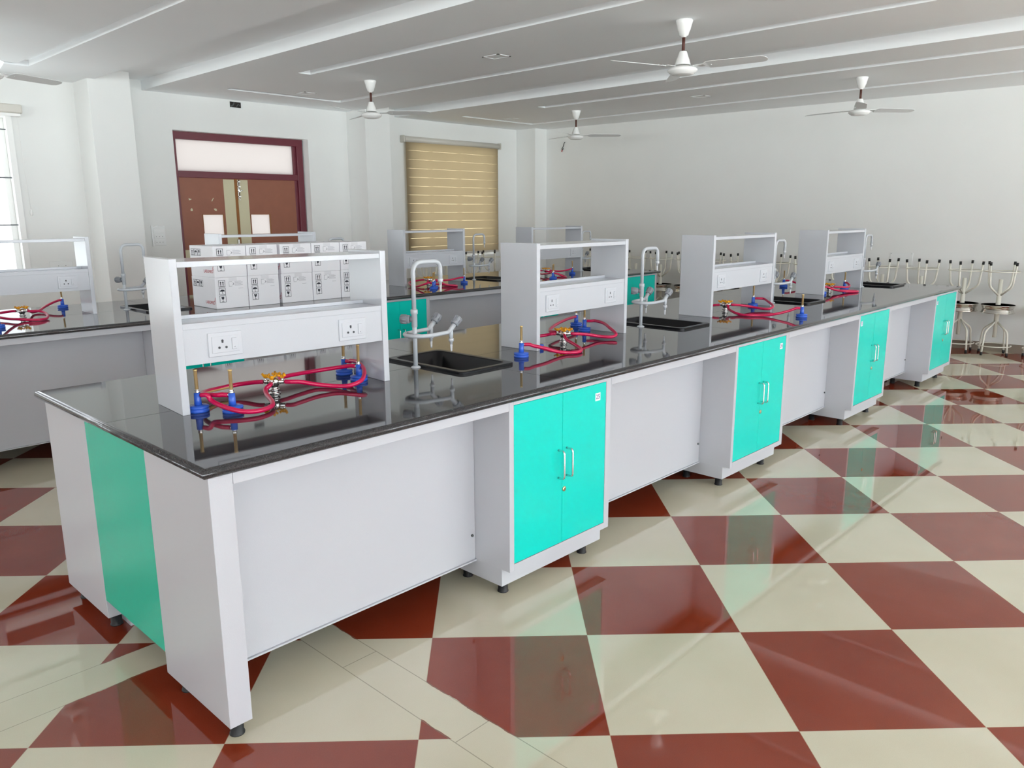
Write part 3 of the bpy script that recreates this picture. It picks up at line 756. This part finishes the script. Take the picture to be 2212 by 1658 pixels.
BUR = {
 'b1a': (.307, .674, 'blue burner tucked against the left post of the nearest rack'), 'b1b': (.39, .577, 'blue burner with brass tube standing in front, under the nearest rack left socket'),
 'b1c': (1.06, .848, 'blue burner at the back right under the nearest rack'), 'b1d': (1.029, .693, 'blue burner in front of the other one at the nearest rack right end'),
 'b2a': (1.914, .558, 'blue burner with brass tube standing alone between first sink and second rack'), 'b2b': (2.958, 1.049, 'blue burner at the rear behind the second rack'),
 'b2c': (2.823, .876, 'blue burner under the second rack near its right panel'), 'b2d': (2.15, .665, 'blue burner hidden behind the left post of the second rack'),
 'b3a': (4.699, .719, 'blue burner under the third rack near its right panel'), 'b3b': (4.319, .17, 'blue burner at the worktop front edge before the third rack'), 'b3c': (3.99, .76, 'blue burner behind the left panel of the third rack'),
 'b4a': (6.55, .735, 'blue burner under the farthest near bench rack'), 'b4b': (6.403, 1.26, 'blue burner behind the farthest rack, seen above the third sink'), 'b4c': (5.95, .70, 'blue burner behind the left panel of the farthest near bench rack'),
 'bAa': (1.09, 4.66, 'blue burner on the rear bench near the left rack right panel'), 'bAb': (.43, 3.74, 'blue burner on the rear bench cut by the left picture edge'), 'bAc': (.40, 4.33, 'blue burner on the rear bench beyond the left picture edge'),
 'bCa': (4.657, 3.906, 'blue burner on the rear bench right of the rack by the blind'), 'bCb': (4.02, 3.655, 'blue burner of a close pair, left one, before the rack by the blind'), 'bCc': (4.10, 3.73, 'blue burner of a close pair, right one, before the rack by the blind'),
 'bDa': (6.365, 3.857, 'blue burner on the rear bench near the far corner rack right side'), 'bDb': (5.64, 3.54, 'blue burner of a close pair, left one, at the far corner rack'), 'bDc': (5.725, 3.60, 'blue burner of a close pair, right one, at the far corner rack')}
# hose: (turret, valve index, burner, points between)
HO = [
 ('1', 1, 'b1b', [(.554, .832, .938), (.479, .847, .932), (.41, .815, .936), (.36, .755, .944), (.347, .69, .953), (.36, .625, .959)], 'red hose curling behind the left burners of the nearest rack'),
 ('1', 2, 'b1a', [(.580, .68, .934), (.562, .636, .922), (.531, .545, .916), (.496, .495, .913), (.435, .468, .913), (.384, .490, .916), (.352, .555, .926), (.338, .625, .940)], 'red hose sweeping along the front of the nearest rack to its left burner'),
 ('1', 3, 'b1c', [(.735, .675, .941), (.794, .647, .925), (.856, .602, .915), (.891, .562, .918), (.94, .557, .93), (.986, .595, .943), (1.03, .66, .957), (1.062, .745, .968), (1.07, .81, .966)], 'red hose looping round the right end of the nearest rack'),
 ('1', 0, 'b1d', [(.737, .792, .948), (.807, .812, .945), (.90, .825, .942), (.96, .795, .948), (.995, .755, .956)], 'red hose running straight from the turret to the right burner of the nearest rack'),
 ('2', 1, 'b2d', [(2.335, .765, .94), (2.28, .79, .936), (2.21, .765, .945), (2.165, .72, .957)], 'red hose disappearing behind the left post of the second rack'),
 ('2', 2, 'b2a', [(2.323, .6, .932), (2.27, .494, .92), (2.237, .436, .912), (2.193, .405, .909), (2.149, .405, .908), (2.111, .431, .91), (2.062, .455, .92), (2.013, .483, .938), (1.965, .52, .953)], 'bright red hose in front of the second rack leading to the lone burner'),
 ('2', 3, 'b2c', [(2.531, .629, .936), (2.606, .604, .92), (2.65, .555, .915), (2.688, .546, .92), (2.715, .565, .93), (2.77, .646, .945), (2.84, .74, .956), (2.862, .82, .962)], 'red hose looping under the right side of the second rack'),
 ('2', 0, 'b2b', [(2.43, .80, .945), (2.47, .85, .945), (2.535, .89, .95), (2.65, .945, .955), (2.8, 1.0, .961)], 'red hose crossing behind the second rack turret to the rear burner'),
 ('3', 1, 'b3c', [(4.18, .81, .94), (4.08, .80, .95)], 'short red hose behind the left panel of the third rack'),
 ('3', 2, 'b3b', [(4.181, .644, .93), (4.125, .57, .917), (4.10, .5, .909), (4.105, .446, .908), (4.148, .397, .908), (4.182, .341, .913), (4.215, .285, .926), (4.267, .235, .944)], 'red hose with pale stripe trailing to the burner at the worktop edge'),
 ('3', 3, 'b3a', [(4.391, .657, .938), (4.455, .609, .925), (4.465, .535, .917), (4.486, .487, .917), (4.542, .486, .925), (4.585, .509, .935), (4.66, .578, .948), (4.73, .645, .958)], 'pink red hose looping in front of the third rack right panel'),
 ('4', 3, 'b4a', [(6.25, .655, .943), (6.36, .64, .935), (6.46, .655, .94), (6.51, .69, .955)], 'red hose under the farthest rack running to its right burner'),
 ('4', 2, 'b4c', [(6.11, .66, .93), (6.15, .57, .915), (6.27, .52, .909), (6.33, .54, .909), (6.24, .6, .915), (6.08, .63, .93), (6.0, .655, .952)], 'red hose looped low before the farthest rack'),
 ('4', 0, 'b4b', [(6.25, .86, .925), (6.33, 1.0, .915), (6.42, 1.12, .935), (6.43, 1.2, .955)], 'dark red hose behind the farthest rack'),
 ('A', 3, 'bAb', [(.777, 4.147, .945), (.803, 4.10, .935), (.797, 4.015, .92), (.765, 3.949, .908), (.713, 3.917, .908), (.663, 3.96, .91), (.603, 3.97, .918), (.531, 3.89, .935)], 'red hose looping before the turret at the left picture edge'),
 ('A', 0, 'bAa', [(.798, 4.371, .915), (.862, 4.446, .915), (.941, 4.541, .935), (1.007, 4.597, .952)], 'red hose rising to the burner behind the left rear rack'),
 ('A', 1, 'bAc', [(.605, 4.283, .94), (.53, 4.31, .935), (.46, 4.325, .95)], 'red hose leaving the picture at the left on the rear bench'),
 ('C', 1, 'bCb', [(4.20, 4.135, .94), (4.10, 4.12, .93), (4.02, 4.0, .92), (3.96, 3.85, .915), (3.96, 3.72, .945)], 'red hose left of the turret in front of the blind'),
 ('C', 3, 'bCa', [(4.40, 3.98, .94), (4.47, 3.92, .945), (4.55, 3.90, .957)], 'red hose running right to the burner beside the rack by the blind'),
 ('C', 2, 'bCc', [(4.22, 3.95, .93), (4.30, 3.80, .91), (4.36, 3.72, .908), (4.32, 3.66, .909), (4.2, 3.68, .93)], 'red hose coiled before the rack by the blind'),
 ('D', 3, 'bDa', [(6.18, 3.91, .94), (6.24, 3.86, .948), (6.3, 3.85, .957)], 'red hose rising to the right burner at the far corner rack'),
 ('D', 2, 'bDb', [(6.06, 3.85, .925), (6.02, 3.7, .91), (5.9, 3.56, .908), (5.78, 3.49, .92)], 'red hose curving round the front of the far corner burners'),
 ('D', 1, 'bDc', [(5.97, 4.03, .935), (5.86, 3.9, .925), (5.78, 3.73, .945)], 'red hose at the back left of the far corner turret')]
for tk, vi, bk, mid, lab in HO:
    tx, ty, _ = TUR[tk]; bx, by, bl = BUR[bk]
    a = PI / 4 + vi * PI / 2
    p0 = Vector((tx + .043 * math.cos(a), ty + .043 * math.sin(a), HB + .048)); p0b = Vector((tx + .07 * math.cos(a), ty + .07 * math.sin(a), HB + .047))
    last = Vector(mid[-1]); dv = Vector((last.x - bx, last.y - by, 0)).normalized()
    e1 = Vector((bx, by, HB + .061)) + dv * .04; e2 = Vector((bx, by, HB + .061)) + dv * .0145
    pts = catmull([p0, p0b] + [Vector(q) for q in mid] + [e1, e2], 8)
    pts = [Vector((q.x, q.y, max(q.z, HB + .0092))) for q in pts]
    mats = ['hose']; mb = MB().tube(pts, .0088, 12)
    if bk in ('b3b', 'b1b'):
        # pale printed line moulded along the hose
        mats = ['hose', 'hosemark']
        nf = len(pts) - 1
        for i in range(nf):
            for j in (6, 7, 8):
                if i > nf * .25: mb.m[i * 12 + j] = 1
    o = obj('gas_hose', mb, mats, None, (0, 0, 0)); tag(o, lab, 'hose', 'red rubber gas hoses')
    make_burner(bl, bx, by, math.atan2(dv.y, dv.x))

# ------------------------------------------------------------------ cartons
def carton(label, x, y, z, w, dd, h):
    t = thing('carton', label, 'box', (x, y, z), 0, 'white printed cartons stacked on the rear bench')
    obj('cardboard', MB().box(0, 0, 0, w, dd, h, 0, .003), 'carton', t)
    k = MB(); e = .0008
    def front(a, b, hh): return (a, -hh, b)
    def side(a, b, hh): return (-hh, a, b)
    def rect(fn, a0, b0, a1, b1, m): k.prism([(a0, b0), (a1, b0), (a1, b1), (a0, b1)], fn, .0002, e, m)
    def frame(fn, ca, cb, s, sg):
        for q in ((-s, -s, s, -s + .0028), (-s, s - .0028, s, s), (-s, -s, -s + .0028, s), (s - .0028, -s, s, s)): rect(fn, ca + q[0], cb + q[1], ca + q[2], cb + q[3], 0)
    def arrows(fn, ca, cb, sg):
        frame(fn, ca, cb, .026, sg)
        for q in (-.009, .009):
            k.prism([(ca + q - .003, cb - .014), (ca + q + .003, cb - .014), (ca + q + .003, cb + .006), (ca + q - .003, cb + .006)], fn, .0002, e, 0)
            k.prism([(ca + q - .007, cb + .006), (ca + q + .007, cb + .006), (ca + q, cb + .018)], fn, .0002, e, 0)
        rect(fn, ca - .018, cb - .021, ca + .018, cb - .018, 0)
    def umbrella(fn, ca, cb, sg):
        frame(fn, ca, cb, .026, sg)
        k.prism([(ca + .019 * math.cos(a), cb - .001 + .015 * math.sin(a)) for a in [PI * i / 10 for i in range(11)]], fn, .0002, e, 0)
        rect(fn, ca - .0013, cb - .019, ca + .0013, cb, 0); rect(fn, ca, cb - .019, ca + .007, cb - .0165, 0)
    def glass(fn, ca, cb, sg):
        frame(fn, ca, cb, .026, sg)
        k.prism([(ca - .011, cb + .018), (ca - .002, cb + .018), (ca + .001, cb + .010), (ca + .003, cb + .018), (ca + .011, cb + .018), (ca + .010, cb + .004), (ca + .003, cb - .005), (ca - .003, cb - .005), (ca - .010, cb + .004)], fn, .0002, e, 0)
        rect(fn, ca - .0015, cb - .018, ca + .0015, cb - .004, 0); rect(fn, ca - .009, cb - .021, ca + .009, cb - .018, 0)
    ft = h - .045; fx = .042 + .012
    arrows(front, fx, ft, 1); umbrella(front, fx, ft - .058, 1); glass(front, fx, ft - .116, 1)
    # address label printed as pale lines
    lx, lz = .125, h - .036
    rect(front, lx - .014, lz - .034, lx - .012, lz + .004, 1); rect(front, lx - .014, lz + .002, lx + .012, lz + .004, 1); rect(front, lx - .014, lz - .034, lx + .012, lz - .032, 1)
    k.prism([(lx + .012, lz - .026), (lx + .03, lz - .018), (lx + .018, lz - .002), (lx + .022, lz - .016)], front, .0002, e, 1)
    for q in range(6): rect(front, lx + .032, lz + .002 - q * .006, lx + (.098 if q % 3 else .085), lz + .0035 - q * .006, 1)
    rect(front, lx + .062, lz - .052, lx + .10, lz - .0505, 1)
    obj('shipping_mark', k, ['ink', 'inkg'], t)
    # side marks (mirrored so that they read from the left)
    k = MB()
    sd = lambda a, b, hh: (-hh, dd - a, b)
    arrows(sd, .05, h - .05, 1); umbrella(sd, .105, h - .05, 1); glass(sd, .16, h - .05, 1)
    obj('side_mark', k, ['ink', 'inkg'], t)
    me = text_mesh('LABOMED', .034, 'brand'); me.materials.append(M['inkr'])
    me.transform(Matrix.Translation((-.0006, .095, .045)) @ Matrix(((0, 0, -1, 0), (-1, 0, 0, 0), (0, 1, 0, 0), (0, 0, 0, 1))))
    o = bpy.data.objects.new('side_lettering', me); COL.objects.link(o); o.parent = t
    sw = MB().prism([(0, 0), (.006, .004), (.016, .022), (.02, .034), (.012, .026), (.008, .016)], lambda a, b, hh: (-hh, .03 - a, .055 + b), .0002, e, 0)
    sw.prism([(.012, .004), (.018, .0), (.016, .012)], lambda a, b, hh: (-hh, .03 - a, .055 + b), .0002, e, 0)
    obj('side_emblem', sw, 'inkr', t)
    obj('packing_tape', MB().box(.005, dd / 2 - .03, h + .0002, w - .005, dd / 2 + .03, h + .0007), 'tape', t)
    obj('packing_tape', MB().box(w / 2 - .02, -.0007, h - .03, w / 2 + .045, -.0002, h - .003), 'tape', t)
    return t
BXX = [(1.843, .268), (2.113, .268), (2.402, .288), (2.692, .276), (2.972, .276)]
od = ['leftmost', 'second', 'third', 'fourth', 'fifth']
for r in range(2):
    for k, (x, w) in enumerate(BXX):
        lab = ('white printed carton in the %s row of the stack, %s from the left' % (('bottom', 'top')[r], od[k])) if k else 'white carton with red side lettering, leftmost in the %s row' % ('bottom', 'top')[r]
        carton(lab, x + (.003 if r else 0), 3.64, .9005 + .2355 * r, w - (.004), .385, .235)

# ------------------------------------------------------------------ stools
def make_stool(label):
    t = thing('laboratory_stool', label, 'stool')
    obj('seat', MB().lathe((0, 0, 0), [(.168, .480), (.172, .479), (.173, .484), (.166, .490), (.160, .505), (.157, .519), (.151, .5235), (.05, .5245), (.0, .5245), (.0, .5215), (.148, .520), (.153, .505), (.160, .488), (.168, .480)], 40), 'steel', t)
    obj('seat_column', MB().lathe((0, 0, 0), [(.0, .195), (.021, .195), (.021, .362), (.025, .364), (.025, .509), (.06, .511), (.06, .5205), (0, .5212)], 20), 'stool', t)
    for k in range(4):
        a = PI / 4 + k * PI / 2; c, s_ = math.cos(a), math.sin(a)
        path = arc_corner([(.018, .372), (.158, .262), (.198, .02)], .07, 6)if False else None
        pl = arc_corner([Vector((.018, 0, .372)), Vector((.152, 0, .272)), Vector((.178, 0, .012))], .042, 7)
        lg = obj('leg', MB().tube([(p.x * c, p.x * s_, p.z) for p in pl], .0108, 12), 'stool', t)
        obj('rubber_foot', MB().cyl((.1775 * c, .1775 * s_, 0), (.1745 * c, .1745 * s_, .036), .0135, n=14), 'black', lg)
    rg = [(.175 * math.cos(2 * PI * i / 40), .175 * math.sin(2 * PI * i / 40), .105) for i in range(40)]
    obj('foot_ring', MB().tube(rg, .0058, 8, closed=True), 'stool', t)
    return t
ST = []
KY = [(2260, -.42), (2161, .04), (2084, .412), (1994, .87), (1911, 1.31), (0, 1.78), (0, 2.24), (1682, 2.66), (0, 3.14), (1590, 3.30 + .28), (0, 4.0), (1434, 4.42), (1380, 4.87), (0, 5.33), (0, 5.8)]
lab_r = ['cut by the right picture edge', 'fully visible near the right picture edge', 'right beside the near bench end cupboard', 'behind the near bench end corner', 'behind the farthest near bench sink',
         'behind the farthest rack, right one', 'behind the farthest rack, left one', 'seen between the third and fourth racks', 'behind the third rack right half', 'seen through the third rack opening',
         'behind the third rack left panel', 'just right of the second tap', 'just left of the second tap', 'behind the second rack right panel', 'behind the rear bench far end']
for (u, y), lb in zip(KY, lab_r): ST.append((xw(y) - .225, y, lb))
lab_w = ['below the beige blind, left one', 'below the blind, second from left', 'below the blind, third from left', 'below the beige blind, right one', 'in the corner right of the blind']
for x, lb in zip((6.35, 6.83, 7.38, 7.84, 8.5), lab_w): ST.append((x, 6.62 if x > 6.6 else 6.5, lb))
first = None
for k, (x, y, lb) in enumerate(ST):
    r1, r2 = random.uniform(0, PI / 2), random.uniform(0, PI / 2)
    if k == 1: r1, r2 = .33, .28
    lab = 'cream stool standing upright ' + lb
    if first is None:
        first = make_stool(lab); first.location = (x, y, 0); first.rotation_euler = (0, 0, r1); first['group'] = 'cream stools standing along the walls'
    else: dup(first, (x, y, 0), r1, lab, 'cream stools standing along the walls')
    dup(first, (x + random.uniform(-.01, .01), y + random.uniform(-.01, .01), 1.0492), r2, 'upturned cream stool on top of another, ' + lb, 'cream stools stacked upside down', True)

# ------------------------------------------------------------------ blinds and wall fittings
t = thing('roller_blind', 'beige striped roller blind drawn over the window left of the far corner', 'window blind', (7.53, YW - .055, 1.0))
hr = MB(); hr.tube([(-.975, 0, 1.665), (.985, 0, 1.665)], .042, 20)
obj('headrail', hr, 'headrail', t)
for x in (-1.0, .985): obj('end_cap', MB().box(x, -.045, 1.615, x + .02, .053, 1.715, 0, .012).cyl((x + .01, -.0, 1.66), (x - .004, 0, 1.66), .006, n=10), 'headrail', t)
obj('fabric', MB().box(-.945, -.006, .02, .955, -.004, 1.64), 'blind', t)
obj('bottom_bar', MB().box(-.95, -.016, -.01, .96, .006, .022, 0, .004), 'headrail', t)
t = thing('rolled_up_blind', 'pale blind rolled up in its headrail above the barred window at the left', 'window blind', (.5, YW - .05, 2.6))
obj('headrail', MB().box(-1.2, -.03, .0, 1.19, .045, .085, 0, .012), 'headrail', t)
obj('bottom_bar', MB().box(-1.19, -.02, -.03, 1.17, .03, 0, 0, .006), 'white', t)
obj('pull_cord', MB().tube([(1.15, .02, 0), (1.152, .022, -.5), (1.165, .03, -.93)], .0016, 6), 'white', t)
obj('cord_weight', MB().lathe((1.165, .025, -1.0), [(0, 0), (.012, .006), (.015, .03), (.008, .06), (0, .07)], 12), 'white', t)
# switch board by the door
M['plate2'] = mat('white_wall_plate', rgb(232, 234, 233), 0.2)
t = thing('switch_board', 'white switch board in clear wrap on the wall left of the door', 'switch', (2.95, YW, 1.37))
obj('back_plate', MB().box(-.075, -.012, -.11, .075, 0, .11, 0, .004), 'plate2', t)
for z in (.055, -.008, -.07):
    p = obj('switch_module', MB().box(-.058, -.016, z - .024, .062, -.011, z + .024, 0, .002), 'plate2', t)
    if z < .05:
        s_ = MB()
        for q in (-.035, .0, .035): s_.cyl((q, -.0172, z - .002), (q, -.016, z - .002), .004, n=8)
        obj('pin_hole', s_, 'hole', p)
obj('plastic_wrap', MB().box(-.085, -.022, -.118, -.068, -.014, .118, 0, .003).prism([(-.08, .10), (-.02, .118), (-.012, .108), (-.075, .085)], lambda a, b, h_: (a, -.02 - h_, b), 0, .004, 0), 'clear', t)
t = thing('socket_plate', 'white wrapped socket plate on the wall below the barred window, left', 'wall socket', (1.89, YW, 1.09))
obj('back_plate', MB().box(-.11, -.012, -.04, .11, 0, .04, 0, .004), 'plate2', t)
s_ = MB(); [s_.cyl((q, -.0135, -.01), (q, -.0115, -.01), .004, n=8) for q in (-.03, .04)]; obj('pin_hole', s_, 'hole', t)
t = thing('wall_box_opening', 'open wiring box in the wall just under the ceiling, left of centre', 'wiring box', (4.03, YW, 2.90))
obj('rim', MB().box(-.08, -.006, -.045, .085, 0, -.03).box(.06, -.006, -.03, .085, 0, .035), 'vent', t)
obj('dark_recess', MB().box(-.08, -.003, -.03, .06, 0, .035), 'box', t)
s_ = MB().tube([(-.07, -.006, -.02), (-.04, -.01, .0), (-.03, -.008, .03)], .008, 8).tube([(.0, -.006, -.02), (.02, -.012, .01), (.05, -.006, -.01)], .006, 8); obj('wire', s_, 'wire', t)
# dangling cable on the right wall
yc = 6.42; xc = xw(yc)
t = thing('dangling_cable', 'short grey cable with a red end hanging from the wall below the farthest fan', 'cable', (xc, yc, 2.66))
obj('cable', MB().tube(catmull([(0, 0, .075), (-.02, -.004, .06), (-.022, .01, .03), (-.012, .03, .0), (-.022, .045, -.03), (-.02, .03, -.045), (-.016, .02, -.02)], 5), .006, 8), 'wire', t)
obj('cable_end', MB().tube([(-.02, .04, -.04), (-.02, .048, -.075)], .008, 8), 'redw', t)
yc = 1.18; xc = xw(yc)
t = thing('wall_cover_plate', 'large flat pale cover plate on the right wall above the stools', 'wall plate', (xc, yc, 1.035), math.atan(.0415))
obj('plate', MB().box(-.008, -.13, -.075, 0, .13, .075, 0, .003), 'plate2', t)
s_ = MB(); [s_.cyl((-.0095, q, .065), (-.0078, q, .065), .004, n=8) for q in (-.118, .118)]; obj('screw', s_, 'wire', t)

# ------------------------------------------------------------------ daylight
w = bpy.data.worlds.new('sky'); S.world = w; w.use_nodes = True
bg = w.node_tree.nodes['Background']; bg.inputs['Strength'].default_value = 10.0
_n = w.node_tree.nodes; _tc = _n.new('ShaderNodeTexCoord'); _sp = _n.new('ShaderNodeSeparateXYZ'); _rp = _n.new('ShaderNodeValToRGB')
_mr = _n.new('ShaderNodeMapRange'); _mr.inputs['From Min'].default_value = -1.0
w.node_tree.links.new(_tc.outputs['Generated'], _sp.inputs[0]); w.node_tree.links.new(_sp.outputs['Z'], _mr.inputs['Value']); w.node_tree.links.new(_mr.outputs[0], _rp.inputs[0])
_rp.color_ramp.elements[0].position = 0.47; _rp.color_ramp.elements[0].color = (1.04, 1.13, 1.15, 1)      # sunlit pale ground outside
_rp.color_ramp.elements[1].position = 0.53; _rp.color_ramp.elements[1].color = (0.44, 0.465, 0.50, 1)      # hazy sky
_sh = _n.new('ShaderNodeMapRange'); _sh.inputs['From Min'].default_value = -.15; _sh.inputs['From Max'].default_value = .15
_sh.inputs['To Min'].default_value = 1.0; _sh.inputs['To Max'].default_value = 0.22                # the back side of the building lies in shade
_mm = _n.new('ShaderNodeVectorMath'); _mm.operation = 'SCALE'
w.node_tree.links.new(_sp.outputs['Y'], _sh.inputs['Value']); w.node_tree.links.new(_rp.outputs[0], _mm.inputs[0]); w.node_tree.links.new(_sh.outputs[0], _mm.inputs['Scale'])
w.node_tree.links.new(_mm.outputs[0], bg.inputs['Color'])
def portal(name, loc, rot, sx, sy):
    l = bpy.data.lights.new(name, 'AREA'); l.shape = 'RECTANGLE'; l.size = sx; l.size_y = sy; l.cycles.is_portal = True
    o = bpy.data.objects.new(name, l); COL.objects.link(o); o.location = loc; o.rotation_euler = rot; o['kind'] = 'helper'
for h in ADDED_FW: portal('window_portal', ((h[0] + h[1]) / 2, YF - .26, (h[2] + h[3]) / 2), (PI / 2, 0, 0), h[1] - h[0], h[3] - h[2])
for h in (WIN1, WIN2, WIN3, ADDED_WIN4, ADDED_WIN5, ADDED_WIN6): portal('window_portal', ((h[0] + h[1]) / 2, YW + .26, (h[2] + h[3]) / 2), (PI / 2, 0, PI), h[1] - h[0], h[3] - h[2])
for h in ADDED_LW: portal('window_portal', (XL - .26, (h[0] + h[1]) / 2, (h[2] + h[3]) / 2), (PI / 2, 0, -PI / 2), h[1] - h[0], h[3] - h[2])
portal('door_portal', (4.08, YW + .26, 1.9), (PI / 2, 0, PI), 1.7, 1.25)

# ------------------------------------------------------------------ camera
yaw, pit, rol = 0.759676290, -0.213683959, -0.00434231660
fw = Vector((math.cos(yaw) * math.cos(pit), math.sin(yaw) * math.cos(pit), math.sin(pit)))
rt = Vector((math.sin(yaw), -math.cos(yaw), 0)); up = rt.cross(fw)
r2 = rt * math.cos(rol) + up * math.sin(rol); u2 = -rt * math.sin(rol) + up * math.cos(rol)
cam = bpy.data.cameras.new('camera'); co = bpy.data.objects.new('camera', cam); COL.objects.link(co)
mt = Matrix((r2, u2, -fw)).transposed().to_4x4(); mt.translation = Vector((-.914732924, -2.06365450, 1.59756789)); co.matrix_world = mt
cam.sensor_width = 36.0; cam.sensor_fit = 'HORIZONTAL'; cam.lens = 1690.54 / 2212 * 36.0; cam.clip_start = .02; cam.clip_end = 200
S.camera = co
S.view_settings.view_transform = 'Standard'; S.view_settings.look = 'None'; S.view_settings.gamma = 1.0; S.view_settings.use_curve_mapping = False
S.view_settings.exposure = 0.87
S.cycles.max_bounces = 14; S.cycles.diffuse_bounces = 10; S.cycles.glossy_bounces = 5; S.cycles.transmission_bounces = 6; S.cycles.transparent_max_bounces = 8
S.cycles.sample_clamp_indirect = 8.0
S.cycles.use_denoising = True
